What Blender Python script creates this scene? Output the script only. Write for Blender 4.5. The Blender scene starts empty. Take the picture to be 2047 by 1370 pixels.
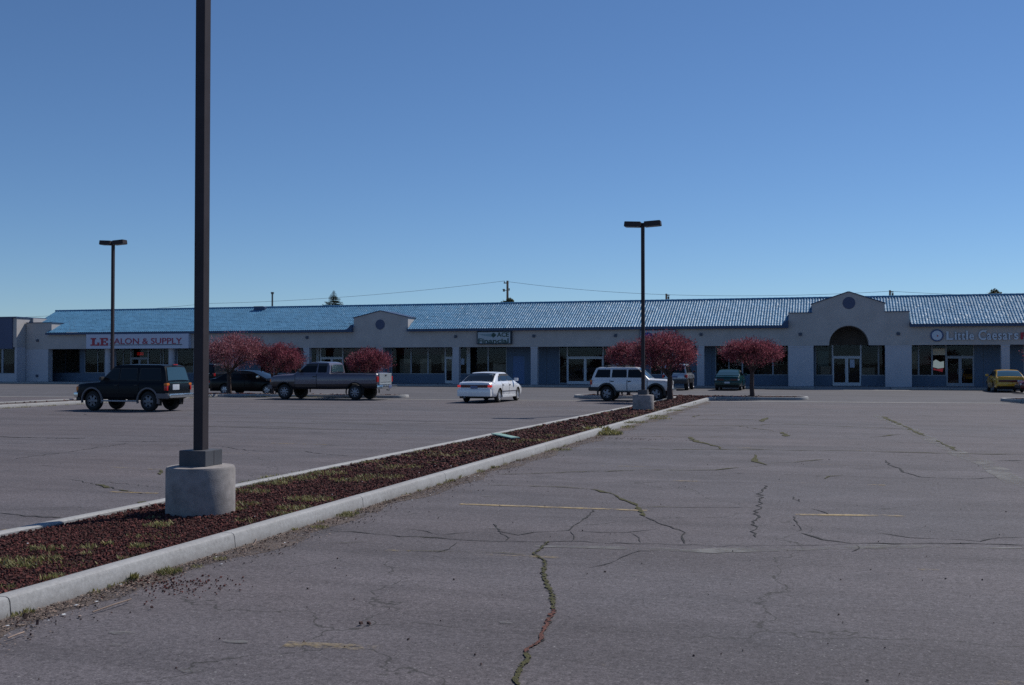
import bpy, bmesh, math, random
import numpy as np
from mathutils import Vector, Matrix
from mathutils.geometry import tessellate_polygon

random.seed(7)
rng = np.random.default_rng(7)
SC = bpy.context.scene
COL = SC.collection
R = math.radians

# ------------------------------------------------------------------ camera
CAMH = 1.85
YAW = R(16.8)          # camera looks this far left of +Y
F = 2110.0 / 2047.0    # focal length / image width
PITCH = math.atan(41 / 2110.0)
cam_d = bpy.data.cameras.new("camera")
cam = bpy.data.objects.new("camera", cam_d)
COL.objects.link(cam)
cam.location = (0, 0, CAMH)
cam.rotation_euler = (R(90) + PITCH, 0, YAW)
cam_d.sensor_width = 36
cam_d.lens = 36 * F
cam_d.clip_start = 0.1
cam_d.clip_end = 6000
SC.camera = cam
SC.render.resolution_x = 1024
SC.render.resolution_y = 685

_cp, _sp, _cy, _sy = math.cos(PITCH), math.sin(PITCH), math.cos(YAW), math.sin(YAW)


def ray(px, py):
    u = (px - 1023.5) / 2110.0
    v = -(py - 685.0) / 2110.0
    f = _cp - v * _sp            # horizontal forward
    z = _sp + v * _cp
    return Vector((f * -_sy + u * _cy, f * _cy + u * _sy, z))


def gp(px, py, z=0.0):           # a point on the ground
    d = ray(px, py)
    t = (z - CAMH) / d.z
    return Vector((d.x * t, d.y * t, z))


def yp(px, py, Y):               # a point on a wall plane y = Y
    d = ray(px, py)
    t = Y / d.y
    return Vector((d.x * t, Y, CAMH + d.z * t))


def xat(px, Y, py=700):
    return yp(px, py, Y).x


# ------------------------------------------------------------------ materials
def new_mat(name):
    m = bpy.data.materials.new(name)
    m.use_nodes = True
    nt = m.node_tree
    return m, nt, nt.nodes, nt.links, nt.nodes["Principled BSDF"]


def mat(name, col, rough=0.6, metal=0.0, var=0.0, scale=3.0, bump=0.0, bscale=40.0, coat=0.0,
        spec=0.5, emit=None, estr=0.0, island=0.0):
    m, nt, N, L, b = new_mat(name)
    b.inputs["Roughness"].default_value = rough
    b.inputs["Metallic"].default_value = metal
    b.inputs["Specular IOR Level"].default_value = spec
    b.inputs["Coat Weight"].default_value = coat
    b.inputs["Coat Roughness"].default_value = 0.06
    c4 = (*col, 1)
    b.inputs["Base Color"].default_value = c4
    tc = N.new("ShaderNodeTexCoord")
    if var > 0 or island > 0:
        mul = N.new("ShaderNodeMix"); mul.data_type = 'RGBA'; mul.blend_type = 'MULTIPLY'
        mul.inputs[0].default_value = 1
        mul.inputs[6].default_value = c4
        mr = N.new("ShaderNodeMapRange")
        if var > 0:
            n = N.new("ShaderNodeTexNoise"); n.inputs["Scale"].default_value = scale
            n.inputs["Detail"].default_value = 6; n.inputs["Roughness"].default_value = 0.65
            L.new(tc.outputs["Object"], n.inputs["Vector"])
            L.new(n.outputs["Fac"], mr.inputs[0])
            mr.inputs[1].default_value = 0.25; mr.inputs[2].default_value = 0.75
            mr.inputs[3].default_value = 1 - var; mr.inputs[4].default_value = 1 + var
        else:
            g = N.new("ShaderNodeNewGeometry")
            L.new(g.outputs["Random Per Island"], mr.inputs[0])
            mr.inputs[3].default_value = 1 - island; mr.inputs[4].default_value = 1 + island
        L.new(mr.outputs[0], mul.inputs[7])
        L.new(mul.outputs[2], b.inputs["Base Color"])
    if bump > 0:
        n2 = N.new("ShaderNodeTexNoise"); n2.inputs["Scale"].default_value = bscale
        n2.inputs["Detail"].default_value = 4
        L.new(tc.outputs["Object"], n2.inputs["Vector"])
        bp = N.new("ShaderNodeBump"); bp.inputs["Strength"].default_value = bump
        bp.inputs["Distance"].default_value = 0.02
        L.new(n2.outputs["Fac"], bp.inputs["Height"])
        L.new(bp.outputs[0], b.inputs["Normal"])
    if emit:
        b.inputs["Emission Color"].default_value = (*emit, 1)
        b.inputs["Emission Strength"].default_value = estr
    return m


def ramp(N, L, src, stops):
    r = N.new("ShaderNodeValToRGB")
    els = r.color_ramp.elements
    while len(els) < len(stops):
        els.new(0.5)
    for e, (p, c) in zip(els, stops):
        e.position = p
        e.color = (*c, 1) if len(c) == 3 else c
    L.new(src, r.inputs[0])
    return r


def mixc(N, L, fac, a, b, mode='MIX'):
    m = N.new("ShaderNodeMix"); m.data_type = 'RGBA'; m.blend_type = mode
    if isinstance(fac, (int, float)):
        m.inputs[0].default_value = fac
    else:
        L.new(fac, m.inputs[0])
    for i, s in ((6, a), (7, b)):
        if isinstance(s, tuple):
            m.inputs[i].default_value = (*s, 1)
        else:
            L.new(s, m.inputs[i])
    return m.outputs[2]


def noise(N, L, vec, scale, detail=4, rough=0.6, dist=0.0):
    n = N.new("ShaderNodeTexNoise")
    n.inputs["Scale"].default_value = scale; n.inputs["Detail"].default_value = detail
    n.inputs["Roughness"].default_value = rough; n.inputs["Distortion"].default_value = dist
    L.new(vec, n.inputs["Vector"])
    return n.outputs["Fac"]


def maprange(N, L, v, a, b, c, d):
    m = N.new("ShaderNodeMapRange")
    L.new(v, m.inputs[0])
    for i, x in enumerate((a, b, c, d)):
        m.inputs[i + 1].default_value = x
    return m.outputs[0]


def asphalt(name, warm, cool, bright=1.0, speck=1.0):
    m, nt, N, L, b = new_mat(name)
    tc = N.new("ShaderNodeNewGeometry")
    P = tc.outputs["Position"]
    big = noise(N, L, P, 0.09, 5, 0.6, 0.4)
    r1 = maprange(N, L, big, 0.35, 0.65, 0, 1)
    c = mixc(N, L, r1, warm, cool)
    # stretched stains along the driving direction
    mp = N.new("ShaderNodeMapping"); mp.inputs["Scale"].default_value = (0.16, 0.9, 1)
    L.new(P, mp.inputs[0])
    st = noise(N, L, mp.outputs[0], 0.9, 6, 0.65, 0.6)
    s1 = maprange(N, L, st, 0.3, 0.7, 0.76, 1.20)
    c = mixc(N, L, 1.0, c, s1, 'MULTIPLY')
    md = noise(N, L, P, 2.2, 6, 0.7)
    s2 = maprange(N, L, md, 0.3, 0.7, 0.88, 1.10)
    c = mixc(N, L, 1.0, c, s2, 'MULTIPLY')
    fine = noise(N, L, P, 60, 4, 0.8)
    s3 = maprange(N, L, fine, 0.32, 0.68, 1 - 0.45 * speck, 1 + 0.45 * speck)
    c = mixc(N, L, 1.0, c, s3, 'MULTIPLY')
    coarse = noise(N, L, P, 20, 5, 0.9)
    s4 = maprange(N, L, coarse, 0.36, 0.64, 1 - 0.42 * speck, 1 + 0.42 * speck)
    c = mixc(N, L, 1.0, c, s4, 'MULTIPLY')
    vb = N.new("ShaderNodeTexVoronoi"); vb.inputs["Scale"].default_value = 15
    L.new(P, vb.inputs["Vector"])
    sepb = N.new("ShaderNodeSeparateColor"); L.new(vb.outputs["Color"], sepb.inputs[0])
    v = N.new("ShaderNodeTexVoronoi"); v.inputs["Scale"].default_value = 42
    L.new(P, v.inputs["Vector"])
    sep = N.new("ShaderNodeSeparateColor"); L.new(v.outputs["Color"], sep.inputs[0])
    near = maprange(N, L, v.outputs["Distance"], 0.22, 0.34, 1, 0)
    lite = maprange(N, L, sep.outputs[0], 0.84, 0.9, 0, 1)
    dark = maprange(N, L, sep.outputs[1], 0.86, 0.92, 0, 1)
    def mulv(a, bb):
        q = N.new("ShaderNodeMath"); q.operation = 'MULTIPLY'
        L.new(a, q.inputs[0])
        if isinstance(bb, float): q.inputs[1].default_value = bb
        else: L.new(bb, q.inputs[1])
        return q.outputs[0]
    c = mixc(N, L, mulv(mulv(near, lite), 0.55 * speck), c, (0.26, 0.25, 0.245))
    c = mixc(N, L, mulv(mulv(near, dark), 0.7 * speck), c, (0.02, 0.02, 0.022))
    nearb = maprange(N, L, vb.outputs["Distance"], 0.07, 0.13, 1, 0)
    liteb = maprange(N, L, sepb.outputs[0], 0.90, 0.93, 0, 1)
    darkb = maprange(N, L, sepb.outputs[1], 0.93, 0.95, 0, 1)
    c = mixc(N, L, mulv(mulv(nearb, liteb), 0.8 * speck), c, (0.34, 0.33, 0.32))
    c = mixc(N, L, mulv(mulv(nearb, darkb), 0.8 * speck), c, (0.022, 0.02, 0.02))
    # web of hair cracks, in patches
    wv = N.new("ShaderNodeTexNoise"); wv.inputs["Scale"].default_value = 1.6; wv.inputs["Detail"].default_value = 5
    L.new(P, wv.inputs["Vector"])
    dv = N.new("ShaderNodeVectorMath"); dv.operation = 'SCALE'; dv.inputs[3].default_value = 0.9
    L.new(wv.outputs["Color"], dv.inputs[0])
    av = N.new("ShaderNodeVectorMath"); av.operation = 'ADD'
    L.new(P, av.inputs[0]); L.new(dv.outputs[0], av.inputs[1])
    for sc_, wd_, lo_, am_ in ((0.22, 0.0017, 0.40, 0.75), (0.55, 0.0034, 0.54, 0.6)):
        ve = N.new("ShaderNodeTexVoronoi"); ve.feature = 'DISTANCE_TO_EDGE'; ve.inputs["Scale"].default_value = sc_
        L.new(av.outputs[0], ve.inputs["Vector"])
        ln_ = maprange(N, L, ve.outputs["Distance"], wd_ * .5, wd_ * 1.6, 1, 0)
        mk = maprange(N, L, noise(N, L, P, 0.16 if sc_ < .3 else .3, 3), lo_, lo_ + .08, 0, 1)
        c = mixc(N, L, mulv(mulv(ln_, mk), am_ * .85 * speck), c, (0.024, 0.024, 0.020))
    # old oil spots and pale scuffs
    sp = noise(N, L, P, 0.8, 2, 0.4)
    spm = maprange(N, L, sp, 0.66, 0.78, 0, 0.45)
    c = mixc(N, L, spm, c, (0.035, 0.035, 0.04))
    sc2 = noise(N, L, P, 1.15, 3, 0.6)
    scm = maprange(N, L, sc2, 0.72, 0.8, 0, 0.35)
    c = mixc(N, L, scm, c, (0.2, 0.19, 0.18))
    c = mixc(N, L, 1.0, c, (bright,) * 3, 'MULTIPLY')
    L.new(c, b.inputs["Base Color"])
    b.inputs["Roughness"].default_value = 0.88
    b.inputs["Specular IOR Level"].default_value = 0.3
    bp = N.new("ShaderNodeBump"); bp.inputs["Strength"].default_value = 0.55
    bp.inputs["Distance"].default_value = 0.008
    L.new(fine, bp.inputs["Height"]); L.new(bp.outputs[0], b.inputs["Normal"])
    return m


def worn_paint(name, col, lo, hi, scale=9.0):
    m, nt, N, L, b = new_mat(name)
    g = N.new("ShaderNodeNewGeometry"); P = g.outputs["Position"]
    n1 = noise(N, L, P, scale, 6, 0.75)
    n2 = noise(N, L, P, 1.3, 3, 0.6)
    ad = N.new("ShaderNodeMath"); ad.operation = 'ADD'
    L.new(n1, ad.inputs[0]); L.new(n2, ad.inputs[1])
    a = maprange(N, L, ad.outputs[0], lo, hi, 0, 0.9)
    b.inputs["Base Color"].default_value = (*col, 1)
    b.inputs["Roughness"].default_value = 0.8
    L.new(a, b.inputs["Alpha"])
    return m


def glass_mat(name, tint=(0.55, 0.57, 0.58), refl=0.02):
    m, nt, N, L, b = new_mat(name)
    N.remove(b)
    out = N["Material Output"]
    tr = N.new("ShaderNodeBsdfTransparent"); tr.inputs[0].default_value = (*tint, 1)
    gl = N.new("ShaderNodeBsdfGlossy"); gl.inputs["Roughness"].default_value = 0.03
    gl.inputs[0].default_value = (0.6, 0.75, 1, 1)
    tc = N.new("ShaderNodeTexCoord")
    n = noise(N, L, tc.outputs["Object"], 0.7, 2)
    bp = N.new("ShaderNodeBump"); bp.inputs["Strength"].default_value = 0.05; bp.inputs["Distance"].default_value = 0.05
    L.new(n, bp.inputs["Height"]); L.new(bp.outputs[0], gl.inputs["Normal"])
    mx = N.new("ShaderNodeMixShader"); mx.inputs[0].default_value = refl
    L.new(tr.outputs[0], mx.inputs[1]); L.new(gl.outputs[0], mx.inputs[2])
    L.new(mx.outputs[0], out.inputs[0])
    return m


def leaf_mat(name, dark, mid, light, trans=0.35):
    m, nt, N, L, b = new_mat(name)
    g = N.new("ShaderNodeNewGeometry")
    r = ramp(N, L, g.outputs["Random Per Island"], [(0, dark), (0.5, mid), (1, light)])
    n = noise(N, L, g.outputs["Position"], 2.3, 3)
    s = maprange(N, L, n, 0.3, 0.7, 0.55, 1.4)
    c = mixc(N, L, 1.0, r.outputs[0], s, 'MULTIPLY')
    L.new(c, b.inputs["Base Color"])
    b.inputs["Roughness"].default_value = 0.6
    b.inputs["Specular IOR Level"].default_value = 0.3
    t = N.new("ShaderNodeBsdfTranslucent"); L.new(c, t.inputs[0])
    mx = N.new("ShaderNodeMixShader"); mx.inputs[0].default_value = trans
    L.new(b.outputs[0], mx.inputs[1]); L.new(t.outputs[0], mx.inputs[2])
    L.new(mx.outputs[0], N["Material Output"].inputs[0])
    return m


M = {}
M['asphalt'] = asphalt("asphalt_old", (0.117, 0.102, 0.108), (0.103, 0.098, 0.109), 1.0)
M['lane'] = asphalt("asphalt_lane", (0.098, 0.095, 0.104), (0.110, 0.106, 0.115), 1.0, 0.5)
M['earth'] = mat("dry_earth", (0.16, 0.14, 0.09), 0.95, var=0.4, scale=0.2)
M['concrete'] = mat("kerb_concrete", (0.37, 0.355, 0.34), 0.85, var=0.25, scale=2.2, bump=0.15, bscale=110)
def kerb_mat():
    m, nt, N, L, b = new_mat("kerb_concrete")
    g = N.new("ShaderNodeNewGeometry"); P = g.outputs["Position"]
    n1 = noise(N, L, P, 1.3, 6, 0.7)
    c = mixc(N, L, maprange(N, L, n1, 0.3, 0.7, 0, 1), (0.30, 0.295, 0.29), (0.385, 0.385, 0.385))
    n2 = noise(N, L, P, 26, 4, 0.8)
    c = mixc(N, L, 1.0, c, maprange(N, L, n2, 0.35, 0.65, 0.84, 1.12), 'MULTIPLY')
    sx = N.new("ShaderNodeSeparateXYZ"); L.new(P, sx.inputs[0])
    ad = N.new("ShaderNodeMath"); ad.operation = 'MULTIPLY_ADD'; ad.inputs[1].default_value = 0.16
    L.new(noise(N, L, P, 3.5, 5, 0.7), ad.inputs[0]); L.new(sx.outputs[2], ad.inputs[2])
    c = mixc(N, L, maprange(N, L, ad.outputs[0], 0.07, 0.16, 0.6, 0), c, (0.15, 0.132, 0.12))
    n3 = noise(N, L, P, 5.5, 3, 0.6)
    c = mixc(N, L, maprange(N, L, n3, 0.66, 0.74, 0, 0.35), c, (0.12, 0.11, 0.10))
    L.new(c, b.inputs["Base Color"]); b.inputs["Roughness"].default_value = 0.88
    bp = N.new("ShaderNodeBump"); bp.inputs["Strength"].default_value = 0.25; bp.inputs["Distance"].default_value = 0.01
    L.new(n2, bp.inputs["Height"]); L.new(bp.outputs[0], b.inputs["Normal"])
    return m


M['concrete'] = kerb_mat()
M['gutter'] = mat("gutter_concrete", (0.25, 0.24, 0.23), 0.88, var=0.2, scale=1.5, bump=0.2, bscale=50)
M['footing'] = mat("footing_concrete", (0.265, 0.243, 0.235), 0.88, var=0.34, scale=7, bump=0.12, bscale=90)
M['walk'] = mat("walk_concrete", (0.27, 0.26, 0.26), 0.85, var=0.15, scale=0.8)
M['mulchbed'] = mat("mulch_bed", (0.045, 0.011, 0.009), 0.95, var=0.6, scale=14, bump=1.0, bscale=30)
M['gravelbed'] = mat("dirt_bed", (0.085, 0.068, 0.06), 0.95, var=0.35, scale=5, bump=0.5, bscale=30)
M['chip'] = mat("lava_rock", (0.072, 0.017, 0.014), 0.9, island=0.85)
M['litter'] = mat("dry_litter", (0.20, 0.145, 0.115), 0.9, island=0.8)
M['pebble'] = mat("dark_pebble", (0.055, 0.028, 0.025), 0.9, island=0.7)
M['paper'] = mat("paper_scrap", (0.6, 0.62, 0.64), 0.8, island=0.4)
M['moss'] = mat("moss", (0.066, 0.062, 0.018), 0.95, var=0.5, scale=16, bump=1.0, bscale=80)
M['mossred'] = mat("moss_red", (0.12, 0.045, 0.032), 0.95, var=0.5, scale=16, bump=1.0, bscale=80)
M['crack'] = mat("crack_dark", (0.020, 0.019, 0.020), 0.95, var=0.4, scale=20)
M['seam'] = worn_paint("pale_seam", (0.17, 0.165, 0.16), 0.85, 1.2, 4)
M['soil'] = worn_paint("washed_soil", (0.115, 0.088, 0.075), 0.78, 1.1, 7.0)
M['yellow'] = worn_paint("worn_yellow_paint", (0.40, 0.29, 0.12), 0.93, 1.2, 14.0)
M['yellowmain'] = worn_paint("yellow_paint", (0.40, 0.30, 0.15), 0.84, 1.12, 10.0)
M['yellowfaint'] = worn_paint("faint_yellow_paint", (0.34, 0.26, 0.13), 1.04, 1.4, 12.0)
M['weed'] = leaf_mat("weed_leaf", (0.12, 0.13, 0.04), (0.21, 0.20, 0.075), (0.32, 0.28, 0.13), 0.3)
M['pole'] = mat("bronze_pole_paint", (0.052, 0.045, 0.050), 0.55, var=0.2, scale=3, spec=0.08)
M['lens'] = mat("lamp_lens", (0.25, 0.27, 0.28), 0.25)
M['cover'] = mat("base_cover_paint", (0.095, 0.098, 0.108), 0.55, var=0.15, scale=5, spec=0.1)
# building
M['stucco'] = mat("beige_stucco", (0.455, 0.43, 0.42), 0.9, var=0.12, scale=0.8, bump=0.25, bscale=25)
M['pier'] = mat("pier_paint", (0.48, 0.48, 0.52), 0.85, var=0.07, scale=1.0, bump=0.2, bscale=25)
M['slate'] = mat("slate_blue_panel", (0.115, 0.165, 0.245), 0.75, var=0.08, scale=1.2)
M['navy'] = mat("navy_fascia", (0.075, 0.095, 0.17), 0.7, var=0.06, scale=0.5)
M['trim'] = mat("blue_trim", (0.022, 0.06, 0.14), 0.5, var=0.1, scale=2)
M['bluesq'] = mat("blue_fixture", (0.03, 0.05, 0.10), 0.4)
M['tile'] = mat("blue_glazed_tile", (0.090, 0.228, 0.372), 0.30, var=0.20, scale=0.9, coat=0.0, spec=0.14)
M['alum'] = mat("aluminium_frame", (0.30, 0.33, 0.38), 0.5, metal=0.2)
M['whiteframe'] = mat("white_frame", (0.62, 0.65, 0.70), 0.5)
M['darkframe'] = mat("dark_frame", (0.06, 0.065, 0.08), 0.5)
M['bluedoor'] = mat("blue_door_paint", (0.10, 0.18, 0.36), 0.55, var=0.05, scale=2)
M['glass'] = glass_mat("shop_glass")
M['inwall'] = mat("interior_wall", (0.10, 0.085, 0.075), 0.9, var=0.4, scale=0.5)
M['infloor'] = mat("interior_floor", (0.12, 0.11, 0.10), 0.8)
M['inred'] = mat("red_valance", (0.13, 0.025, 0.025), 0.9)
M['inbeige'] = mat("beige_partition", (0.75, 0.66, 0.52), 0.9, var=0.2, scale=1)
M['inteal'] = mat("teal_display", (0.2, 0.35, 0.36), 0.9, var=0.2, scale=2)
M['signwhite'] = mat("sign_white", (0.52, 0.56, 0.68), 0.5, var=0.04, scale=1)
M['signgrey'] = mat("sign_pale", (0.42, 0.48, 0.52), 0.5, var=0.04, scale=1)
M['signred'] = mat("sign_red", (0.38, 0.02, 0.05), 0.5)
M['signmaroon'] = mat("sign_maroon", (0.34, 0.03, 0.08), 0.5)
M['signgreen'] = mat("sign_green", (0.012, 0.06, 0.05), 0.5)
M['signpalegreen'] = mat("sign_pale_green", (0.22, 0.32, 0.36), 0.5)
M['signdark'] = mat("sign_dark", (0.015, 0.03, 0.05), 0.5)
M['signblue'] = mat("sign_blue", (0.02, 0.05, 0.28), 0.5)
M['letterwhite'] = mat("letter_white", (0.54, 0.62, 0.72), 0.4)
M['letterside'] = mat("letter_blue", (0.05, 0.09, 0.22), 0.5)
M['neonred'] = mat("neon_red", (0.4, 0.02, 0.02), 0.5, emit=(1, 0.04, 0.03), estr=0.22)
M['litwhite'] = mat("lit_white", (0.8, 0.85, 0.85), 0.5, emit=(0.85, 1, 0.97), estr=0.32)
M['litred'] = mat("lit_red", (0.5, 0.04, 0.06), 0.5, emit=(1, 0.1, 0.14), estr=0.16)
M['paperblue'] = mat("notice_paper", (0.45, 0.52, 0.65), 0.7)
# plants
M['bark'] = mat("tree_bark", (0.060, 0.042, 0.038), 0.9, var=0.3, scale=8, bump=0.5, bscale=25)
M['plum'] = leaf_mat("plum_leaf", (0.075, 0.018, 0.032), (0.185, 0.044, 0.066), (0.37, 0.145, 0.17), 0.45)
M['plumpink'] = leaf_mat("plum_blossom_leaf", (0.11, 0.032, 0.046), (0.25, 0.080, 0.10), (0.50, 0.26, 0.29), 0.45)
M['spruce'] = leaf_mat("spruce_needle", (0.012, 0.022, 0.016), (0.025, 0.042, 0.028), (0.04, 0.06, 0.04), 0.15)
M['bushleaf'] = leaf_mat("far_leaf", (0.03, 0.035, 0.02), (0.06, 0.07, 0.035), (0.10, 0.11, 0.06), 0.3)
M['wood'] = mat("weathered_pole_wood", (0.17, 0.14, 0.11), 0.9, var=0.25, scale=3)
M['steelpole'] = mat("grey_steel", (0.08, 0.11, 0.12), 0.6, var=0.1)
M['cable'] = mat("black_cable", (0.05, 0.055, 0.06), 0.6)
M['plank'] = mat("faded_green_board", (0.20, 0.34, 0.30), 0.7, var=0.25, scale=6)
# vehicles
M['tyre'] = mat("tyre_rubber", (0.018, 0.018, 0.02), 0.85, var=0.2, scale=6)
M['rim'] = mat("wheel_alloy", (0.24, 0.25, 0.29), 0.42, metal=0.5, var=0.15, scale=6)
M['rimdark'] = mat("wheel_alloy_dull", (0.16, 0.17, 0.20), 0.45, metal=0.5, var=0.2, scale=6)
M['hubcap'] = mat("silver_hubcap", (0.48, 0.50, 0.54), 0.35, metal=0.4, var=0.1, scale=6)
M['carglass'] = mat("car_glass", (0.008, 0.011, 0.015), 0.06, spec=0.25, var=0.3, scale=1.2)
M['carglassblue'] = mat("car_rear_glass", (0.03, 0.07, 0.09), 0.08, spec=0.9)
M['chrome'] = mat("chrome", (0.55, 0.58, 0.60), 0.18, metal=0.9)
M['blackplastic'] = mat("black_plastic", (0.022, 0.023, 0.026), 0.6)
M['greyplastic'] = mat("grey_plastic", (0.13, 0.12, 0.13), 0.6)
M['under'] = mat("underbody", (0.010, 0.010, 0.011), 0.9)
M['red_lens'] = mat("red_lens", (0.42, 0.012, 0.012), 0.25)
M['red_lit'] = mat("red_brake_lens", (0.5, 0.02, 0.02), 0.25, emit=(1, 0.05, 0.04), estr=0.28)
M['dark_red_lens'] = mat("dark_red_lens", (0.09, 0.012, 0.016), 0.25)
M['amber'] = mat("amber_lens", (0.62, 0.16, 0.015), 0.3)
M['clear_lens'] = mat("clear_lens", (0.55, 0.58, 0.6), 0.12, spec=0.8)
M['plate'] = mat("licence_plate", (0.5, 0.53, 0.58), 0.5, var=0.2, scale=12)
M['plateblue'] = mat("licence_plate_blue", (0.12, 0.15, 0.28), 0.5, var=0.2, scale=12)


def paint(name, col, rough=0.28, metal=0.0, coat=0.6, dirt=0.08, spec=0.5):
    return mat(name, col, rough, metal=metal, coat=coat, var=dirt, scale=1.6, spec=spec)


# ------------------------------------------------------------------ mesh builder
class MB:
    def __init__(s):
        s.v = []; s.f = []; s.mi = []; s.mats = []

    def m(s, material):
        if material not in s.mats:
            s.mats.append(material)
        return s.mats.index(material)

    def add(s, vs, fs, material):
        o = len(s.v); k = s.m(material)
        s.v += [tuple(p) for p in vs]
        s.f += [tuple(i + o for i in f) for f in fs]
        s.mi += [k] * len(fs)

    def box(s, x0, x1, y0, y1, z0, z1, material):
        vs = [(x, y, z) for x in (x0, x1) for y in (y0, y1) for z in (z0, z1)]
        fs = [(0, 1, 3, 2), (4, 6, 7, 5), (0, 4, 5, 1), (2, 3, 7, 6), (0, 2, 6, 4), (1, 5, 7, 3)]
        s.add(vs, fs, material)

    def obox(s, c, sx, sy, sz, material, mtx=None):
        vs = []
        for x in (-sx / 2, sx / 2):
            for y in (-sy / 2, sy / 2):
                for z in (-sz / 2, sz / 2):
                    p = Vector((x, y, z))
                    if mtx is not None: p = mtx @ p
                    vs.append(p + Vector(c))
        fs = [(0, 1, 3, 2), (4, 6, 7, 5), (0, 4, 5, 1), (2, 3, 7, 6), (0, 2, 6, 4), (1, 5, 7, 3)]
        s.add(vs, fs, material)

    def cbox(s, x0, x1, y0, y1, z0, z1, material, r=0.02):   # chamfered box
        bm = bmesh.new()
        bmesh.ops.create_cube(bm, size=1)
        for v in bm.verts:
            v.co = Vector(((x0 + x1) / 2 + v.co.x * (x1 - x0), (y0 + y1) / 2 + v.co.y * (y1 - y0), (z0 + z1) / 2 + v.co.z * (z1 - z0)))
        bmesh.ops.bevel(bm, geom=list(bm.edges), offset=r, segments=2, affect='EDGES', profile=0.7)
        s.addbm(bm, material)

    def addbm(s, bm, material):
        bm.verts.index_update()
        s.add([v.co[:] for v in bm.verts], [[v.index for v in f.verts] for f in bm.faces], material)
        bm.free()

    def prism(s, pts, y0, y1, material):     # outline in x,z extruded along y
        n = len(pts)
        bm = bmesh.new()
        a = [bm.verts.new((p[0], y0, p[1])) for p in pts]
        b = [bm.verts.new((p[0], y1, p[1])) for p in pts]
        for t in tessellate_polygon([[Vector((p[0], p[1], 0)) for p in pts]]):
            try:
                bm.faces.new([a[i] for i in t]); bm.faces.new([b[i] for i in t[::-1]])
            except ValueError:
                pass
        for i in range(n):
            j = (i + 1) % n
            bm.faces.new((a[j], a[i], b[i], b[j]))
        bmesh.ops.recalc_face_normals(bm, faces=bm.faces)
        s.addbm(bm, material)

    def tube(s, pts, rad, material, n=6, cap=True):
        pts = [Vector(p) for p in pts]
        rr = rad if isinstance(rad, (list, tuple)) else [rad] * len(pts)
        vs = []; fs = []
        for i, p in enumerate(pts):
            t = (pts[min(i + 1, len(pts) - 1)] - pts[max(i - 1, 0)]).normalized()
            a = t.cross(Vector((0, 0, 1)) if abs(t.z) < 0.9 else Vector((1, 0, 0))).normalized()
            b = t.cross(a)
            for k in range(n):
                th = 2 * math.pi * k / n
                vs.append(p + (a * math.cos(th) + b * math.sin(th)) * rr[i])
        for i in range(len(pts) - 1):
            for k in range(n):
                k2 = (k + 1) % n
                fs.append((i * n + k, i * n + k2, (i + 1) * n + k2, (i + 1) * n + k))
        if cap:
            fs.append(tuple(range(n - 1, -1, -1)))
            fs.append(tuple((len(pts) - 1) * n + k for k in range(n)))
        s.add(vs, fs, material)

    def lathe(s, prof, material, axis='z', n=32, c=(0, 0, 0)):
        vs = []; fs = []
        for r, h in prof:
            for k in range(n):
                th = 2 * math.pi * k / n
                a, b = r * math.cos(th), r * math.sin(th)
                p = (a, b, h) if axis == 'z' else ((a, h, b) if axis == 'y' else (h, a, b))
                vs.append((p[0] + c[0], p[1] + c[1], p[2] + c[2]))
        for i in range(len(prof) - 1):
            for k in range(n):
                k2 = (k + 1) % n
                fs.append((i * n + k, i * n + k2, (i + 1) * n + k2, (i + 1) * n + k))
        s.add(vs, fs, material)


def link(o):
    COL.objects.link(o)
    return o


def tag(o, label=None, cat=None, group=None, kind=None):
    if label: o['label'] = label
    if cat: o['category'] = cat
    if group: o['group'] = group
    if kind: o['kind'] = kind
    return o


def mesh_from(name, mb, smooth=None):
    me = bpy.data.meshes.new(name)
    me.from_pydata(mb.v, [], mb.f)
    for m in mb.mats: me.materials.append(m)
    me.polygons.foreach_set("material_index", mb.mi)
    if smooth is not None:
        me.polygons.foreach_set("use_smooth", [True] * len(me.polygons))
        me.set_sharp_from_angle(angle=R(smooth))
    me.update()
    return me


def wloc(o):
    p = Vector(o.location)
    while o.parent:
        o = o.parent; p += Vector(o.location)
    return p


def obj(name, mb, parent=None, smooth=None, fix_normals=True):
    """mb holds world coordinates (parents are only translated while building)"""
    if not mb.v: return None
    a = np.array(mb.v)
    lo, hi = a.min(0), a.max(0)
    base = Vector(((lo[0] + hi[0]) / 2, (lo[1] + hi[1]) / 2, lo[2]))
    mb.v = [tuple(p) for p in (a - np.array(base))]
    me = mesh_from(name, mb, smooth)
    if fix_normals and len(me.polygons) < 20000:
        bm = bmesh.new(); bm.from_mesh(me)
        bmesh.ops.recalc_face_normals(bm, faces=bm.faces)
        bm.to_mesh(me); bm.free()
    o = link(bpy.data.objects.new(name, me))
    if parent:
        o.parent = parent
        o.location = base - wloc(parent)
    else:
        o.location = base
    return o


def empty(name, loc, label, cat, group=None):
    o = link(bpy.data.objects.new(name, None))
    o.location = loc
    o.empty_display_size = 0.3
    return tag(o, label, cat, group)


def children_of(o):
    return [c for c in bpy.data.objects if c.parent is o]


def copy_tree(o, parent=None):
    c = o.copy(); COL.objects.link(c)
    if parent: c.parent = parent
    for ch in children_of(o):
        copy_tree(ch, c)
    return c


# ------------------------------------------------------------------ ground
def sheet(name, pts, z, material, kind='structure'):
    mb = MB()
    mb.add([(p[0], p[1], z) for p in pts], [tuple(range(len(pts)))], material)
    o = obj(name, mb, fix_normals=False)
    return tag(o, kind=kind)


sheet('ground', [(-2500, -2500), (2500, -2500), (2500, 2500), (-2500, 2500)], -0.02, M['earth'])
sheet('parking_lot', [(-140, -60), (120, -60), (120, 160), (-140, 160)], 0.0, M['asphalt'])
ga, gb = gp(780, 798.5), gp(1900, 806)
gs = (gb.y - ga.y) / (gb.x - ga.x)


def gut(x): return ga.y + gs * (x - ga.x)


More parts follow.
